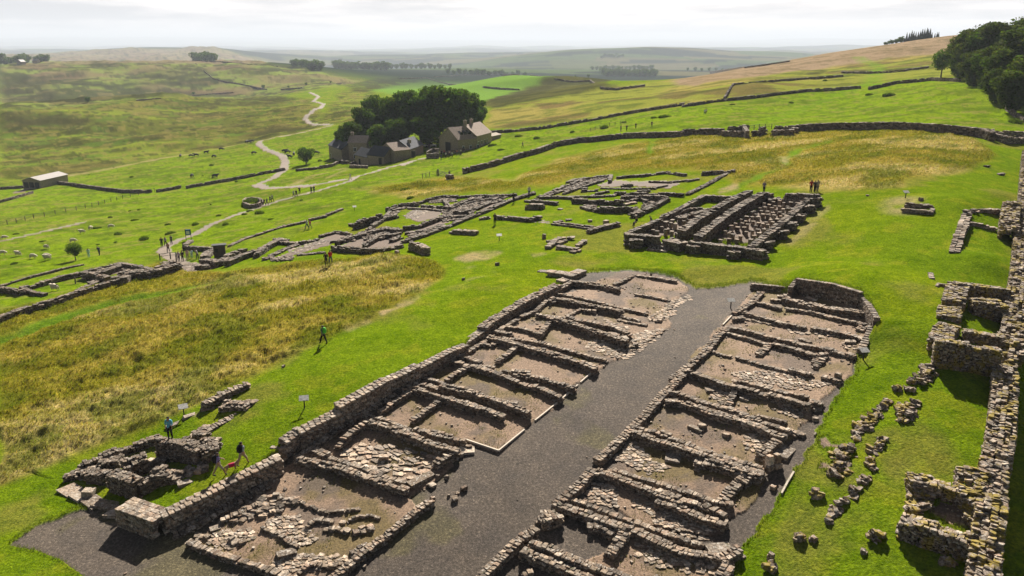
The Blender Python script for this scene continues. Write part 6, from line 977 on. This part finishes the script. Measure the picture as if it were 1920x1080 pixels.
for p, q, f, po, t_, l_, lab, kw in [(612, 498, 10, 'stand', BLK, BLK, 'person all in black standing before the low end of the house ruin', {}), (620, 494, 0, 'walk', RED, DEN, 'person with a red pack beside the person in black, below the house ruin', {}), (576, 430, 150, 'walk', (.5, .52, .55), DEN, 'taller walker in pale grey on the bank above the house ruin', {}), (582, 429, 160, 'walk', (.5, .1, .08), (.4, .3, .28), 'shorter walker in red on the bank beside the one in pale grey', dict(h=1.5)), (928, 421, 180, 'walk', (.05, .03, .05), BLK, 'dark-clad walker on the grass in front of the entrance ruin', {}), (963, 380, 200, 'stand', BLK, BLK, 'person in black standing at the far end of the house ruin', {}), (992, 368, 180, 'walk', WHT, DEN, 'person in a white top beyond the far end of the house ruin', {}),
        (1520, 361, 170, 'stand', RED, BLK, 'person in a red top standing behind the granary', dict(h=1.82)), (1527, 361, 190, 'stand', (.03, .03, .035), BLK, 'person in black between the red top and the pale top behind the granary', {}), (1532, 360, 185, 'stand', (.4, .33, .3), (.14, .13, .15), 'person in a pale beige top at the right of the trio behind the granary', {}), (1193, 424, 120, 'sit', BLK, BLK, 'person in black sitting at the left outer corner of the granary', {}), (1222, 428, 90, 'bend', GRY, BLK, 'person in grey bending among the pillars in the granary left cell', {}), (1432, 362, 180, 'stand', (.2, .14, .3), BLK, 'person in purple at the far inner end of the granary', {}),
        (167, 483, 20, 'stand', (.55, .75, .8), (.35, .55, .6), 'person in pale turquoise beside the thorn tree in the sheep pasture', {}), (187, 479, 60, 'bend', NAV, BLK, 'person in navy bending down right of the one in turquoise', {}), (304, 463, 200, 'stand', (.025, .04, .025), BLK, 'tall person in dark green at the left of the path group above the gate', dict(h=1.85)), (311, 461, 190, 'walk', (.3, .3, .32), BLK, 'person in mixed grey in the path group above the gate', {}), (316, 473, 190, 'walk', (.3, .18, .14), BLK, 'person in a brown top nearest the gate on the path', {}), (322, 458, 170, 'stand', (.06, .08, .1), NAV, 'person in slate blue at the right of the path group', {}),
        (336, 491, 180, 'stand', (.55, .42, .55), BLK, 'person in a lilac top standing inside the south gate', {}), (343, 490, 170, 'stand', BLK, BLK, 'person in black beside the lilac top in the south gate', {}), (352, 486, 200, 'walk', (.6, .4, .36), (.5, .35, .32), 'person in pink walking through the south gate', dict(h=1.6)), (360, 484, 180, 'stand', (.4, .65, .68), (.3, .5, .5), 'small person in pale green in the south gate', dict(h=1.45)), (371, 486, 150, 'bend', WHT, GRY, 'person in a white shirt at the wall of the south gate', {}), (345, 474, 90, 'stand', GRY, BLK, 'grey-clad person by the inner gate wall under the notice board', {}),
        (491, 386, 160, 'walk', BLK, BLK, 'first dark walker of the row beside the round stone ring', {}), (496, 385, 160, 'walk', (.05, .04, .05), BLK, 'second dark walker of the row beside the round stone ring', dict(h=1.65)), (501, 385, 160, 'walk', NAV, BLK, 'third walker, in navy, of the row beside the round stone ring', {}), (507, 380, 160, 'walk', GRY, BLK, 'fourth walker, in grey, of the row beside the round stone ring', {}), (511, 378, 160, 'walk', (.25, .25, .28), BLK, 'last pale grey walker of the row beside the round stone ring', {}), (551, 370, 180, 'walk', WHT, BLK, 'walker in a white top in the group of three on the path', {}), (556, 369, 180, 'walk', BLK, BLK, 'walker in black beside the white top on the path', {}), (562, 363, 190, 'walk', (.03, .05, .03), BLK, 'tall dark walker at the upper end of the group on the path', {}), (584, 362, 180, 'stand', BLK, BLK, 'left walker of a dark pair on the upper path', {}), (589, 361, 180, 'stand', NAV, BLK, 'right walker of a dark pair on the upper path', {}), (657, 337, 150, 'walk', WHT, WHT, 'pale walker on the track fork below the farm', {}),
        (827, 300, 200, 'stand', (.05, .08, .16), DEN, 'person in blue standing apart in front of the big barn', {}), (828, 292, 180, 'stand', BLK, BLK, 'person in black at the barn wall, left of the gathering', {}), (833, 291, 180, 'stand', (.5, .1, .1), BLK, 'person with a red top in the gathering at the barn', {}), (836, 296, 170, 'stand', WHT, BLK, 'person in white in the gathering before the barn', {}), (843, 293, 180, 'walk', (.5, .35, .3), BLK, 'person in pinkish top in the gathering before the barn', {}), (848, 295, 190, 'stand', (.55, .6, .5), BLK, 'person in pale green at the right of the gathering by the barn', {}), (857, 291, 180, 'walk', (.45, .2, .15), GRY, 'person in rust walking along the barn front', {}), (864, 290, 180, 'stand', WHT, GRY, 'person in white at the long wall of the barn', {}), (980, 277, 150, 'walk', (.2, .2, .2), BLK, 'pair-like dark walker on the grass above the fort corner', {}),
        (1164, 246, 180, 'stand', (.4, .35, .3), GRY, 'beige walker outside the west wall, leftmost of four', {}), (1175, 245, 180, 'walk', BLK, BLK, 'black-clad walker outside the west wall, tallest of four', {}), (1192, 241, 180, 'stand', BLK, BLK, 'slim dark walker outside the west wall, third from left', {}), (1222, 238, 160, 'walk', BLK, BLK, 'dark walker outside the west wall, rightmost of four', {}), (1321, 215, 150, 'walk', (.5, .55, .65), DEN, 'walker in pale blue on the slope above the west wall', {}), (1324, 214, 150, 'walk', WHT, GRY, 'walker in white beside the pale blue walker on the slope', {}), (843, 333, 90, 'stand', (.1, .08, .06), BLK, 'dark figure standing by the stubby gate pier', {})]:
    person(spot(p, q), f, po, t_, l_, lab, **kw)
# ------------------------------------------------------------------ animals
def quad(L, H, br, head, name):
    """four-footed body facing +X, hooves at z=0"""
    V, E, Rr = [], [], []
    def add(p, r, par=None): V.append(p); Rr.append(r); (E.append((par, len(V) - 1)) if par is not None else None); return len(V) - 1
    top = H * .68; m = add((0, 0, top), br * 1.05); f = add((L * .34, 0, top), br * .95, m); b = add((-L * .36, 0, top + .02), br * .9, m); tl = add((-L * .5, 0, top), br * .2, b); add((-L * .54, 0, top - H * .3), br * .1, tl)
    n = add((L * .52, 0, head * .6 + top * .45), br * .5, f); h = add((L * .62, 0, head), br * .36, n); mz = add((L * .76, 0, head - H * .08), br * .24, h)
    for s in (-1, 1):
        add((L * .6, s * br * .7, head + H * .06), br * .1, h)
        k = add((L * .33, s * br * .6, H * .36), br * .3, f); k2 = add((L * .34, s * br * .6, H * .2), br * .16, k); add((L * .34, s * br * .6, .02), br * .15, k2)
        k = add((-L * .32, s * br * .6, H * .4), br * .36, b); k2 = add((-L * .41, s * br * .6, H * .22), br * .16, k); add((-L * .37, s * br * .6, .02), br * .15, k2)
    return skin_mesh(name, V, E, Rr, 1)
SHEEP = quad(1.05, .85, .26, .45, 'sheep'); SHEEP2 = quad(1.05, .85, .27, .8, 'sheep'); COW = quad(2.1, 1.4, .38, 1.35, 'cow'); COW2 = quad(2.1, 1.4, .38, .5, 'cow'); DOG = quad(.75, .6, .12, .62, 'dog')
WOOL = simple('fleece', (.62, .54, .42), .95, .2, 12); HIDE = simple('black_hide', (.014, .013, .013), .7, .2, 6)
for m in (SHEEP, SHEEP2): m.materials.append(WOOL)
for m in (COW, COW2): m.materials.append(HIDE)
def animal(me, P, rz, name, lab, group, s=1.0): o = link(name, me); o.location = P; o.rotation_euler.z = R(rz); o.scale = (s, s, s); tag(o, lab, name, group); return o
for i, (p, q, rz, lab) in enumerate([(5, 478, 10, 'white sheep grazing at the very left edge of the pasture'), (35, 480, 170, 'small white sheep second from the left edge of the pasture'), (62, 485, 0, 'white sheep left of the pair grazing together'), (87, 484, 20, 'rear sheep of the pair grazing together left of the thorn tree'), (90, 487, 190, 'front sheep of the pair grazing together left of the thorn tree'), (88, 467, 160, 'lone sheep standing above the grazing pair'), (137, 455, 10, 'white sheep on the slope above the thorn tree'), (155, 438, 200, 'white sheep higher up the slope beside the rushes'), (170, 431, 80, 'smallest far sheep beside a rush clump'), (208, 428, 20, 'rightmost far sheep in the left pasture'), (104, 545, 170, 'sheep lying inside the low walls of the guardroom ruin'), (8, 449, 30, 'faint far sheep near the left edge track')]):
    animal((SHEEP, SHEEP2)[i % 3 == 1], spot(p, q), rz, 'sheep', lab, 'sheep in the left pasture', 1.15)
for i, (t_, rz, lab) in enumerate([('a 1160 865', 10, 'black cow standing side-on in the pasture, largest of the left herd'), ('a 1203 888', 60, 'black cow just below the largest one of the left herd'), ('a 1105 880', 190, 'small black cow left of the side-on cow'), ('a 1076 884', 20, 'leftmost small black cow of the herd'), ('a 1015 885', 100, 'outlying black cow far left of the herd'), ('a 1245 846', 30, 'black cow near the pasture edge, right of the herd'), ('a 1386 806', 80, 'left cow of the three by the track bend'), ('a 1402 808', 10, 'middle cow of the three by the track bend'), ('a 1418 803', 200, 'right cow of the three by the track bend'), ('a 1428 868', 45, 'black cow alone between the herd and the track'), ('a 1600 858', 10, 'left black cow of the pair beyond the track'), ('a 1618 862', 30, 'right black cow of the pair beyond the track'), ('a 1653 876', 100, 'black cow facing away beside the lone round tree'), ('a 1780 868', 20, 'black cow in front of the stone farmhouse'), ('a 1630 890', 160, 'black cow just left of the lone round tree'), ('a 1080 998', 90, 'black cow by the wall of the lower pasture'), ('a 1210 1000', 0, 'black cow right of the one by the lower pasture wall')]):
    animal((COW, COW2)[i % 2], spot(*pxs(t_)[0]), rz, 'cow', lab, 'black cattle in the pastures', 1.05)
dm = DOG; dm.materials.append(simple('dog_coat', (.35, .22, .14), .9, .4, 6)); o = link('dog', dm); o.location = spot(434, 884); o.rotation_euler.z = R(35); o.scale = (1.1, 1.1, 1.1); tag(o, 'brown and white dog in a red harness walking before the purple shirt', 'dog')
b = MB(); b.tube([(-.12, 0, .41), (.0, 0, .42), (.2, 0, .42)], [.135, .14, .135], 10); b.build('harness', cloth((.45, .02, .08)), o)
HAZE = .00011
# ------------------------------------------------------------------ haze
hm = bpy.data.materials.new('haze_air'); hm.use_nodes = True; ht = hm.node_tree; ht.nodes.remove(ht.nodes['Principled BSDF'])
pv = ht.nodes.new('ShaderNodeVolumePrincipled'); pv.inputs['Color'].default_value = (.72, .8, .92, 1); pv.inputs['Density'].default_value = HAZE; pv.inputs['Anisotropy'].default_value = .1
ht.links.new(pv.outputs[0], ht.nodes['Material Output'].inputs['Volume'])
b = MB(); b.box(-43000, 43000, -900, 43000, float(GZ.min()) - 1.5, max(float(GZ.max()), 60) + 8); hz = b.build('haze', hm); hz['kind'] = 'stuff'
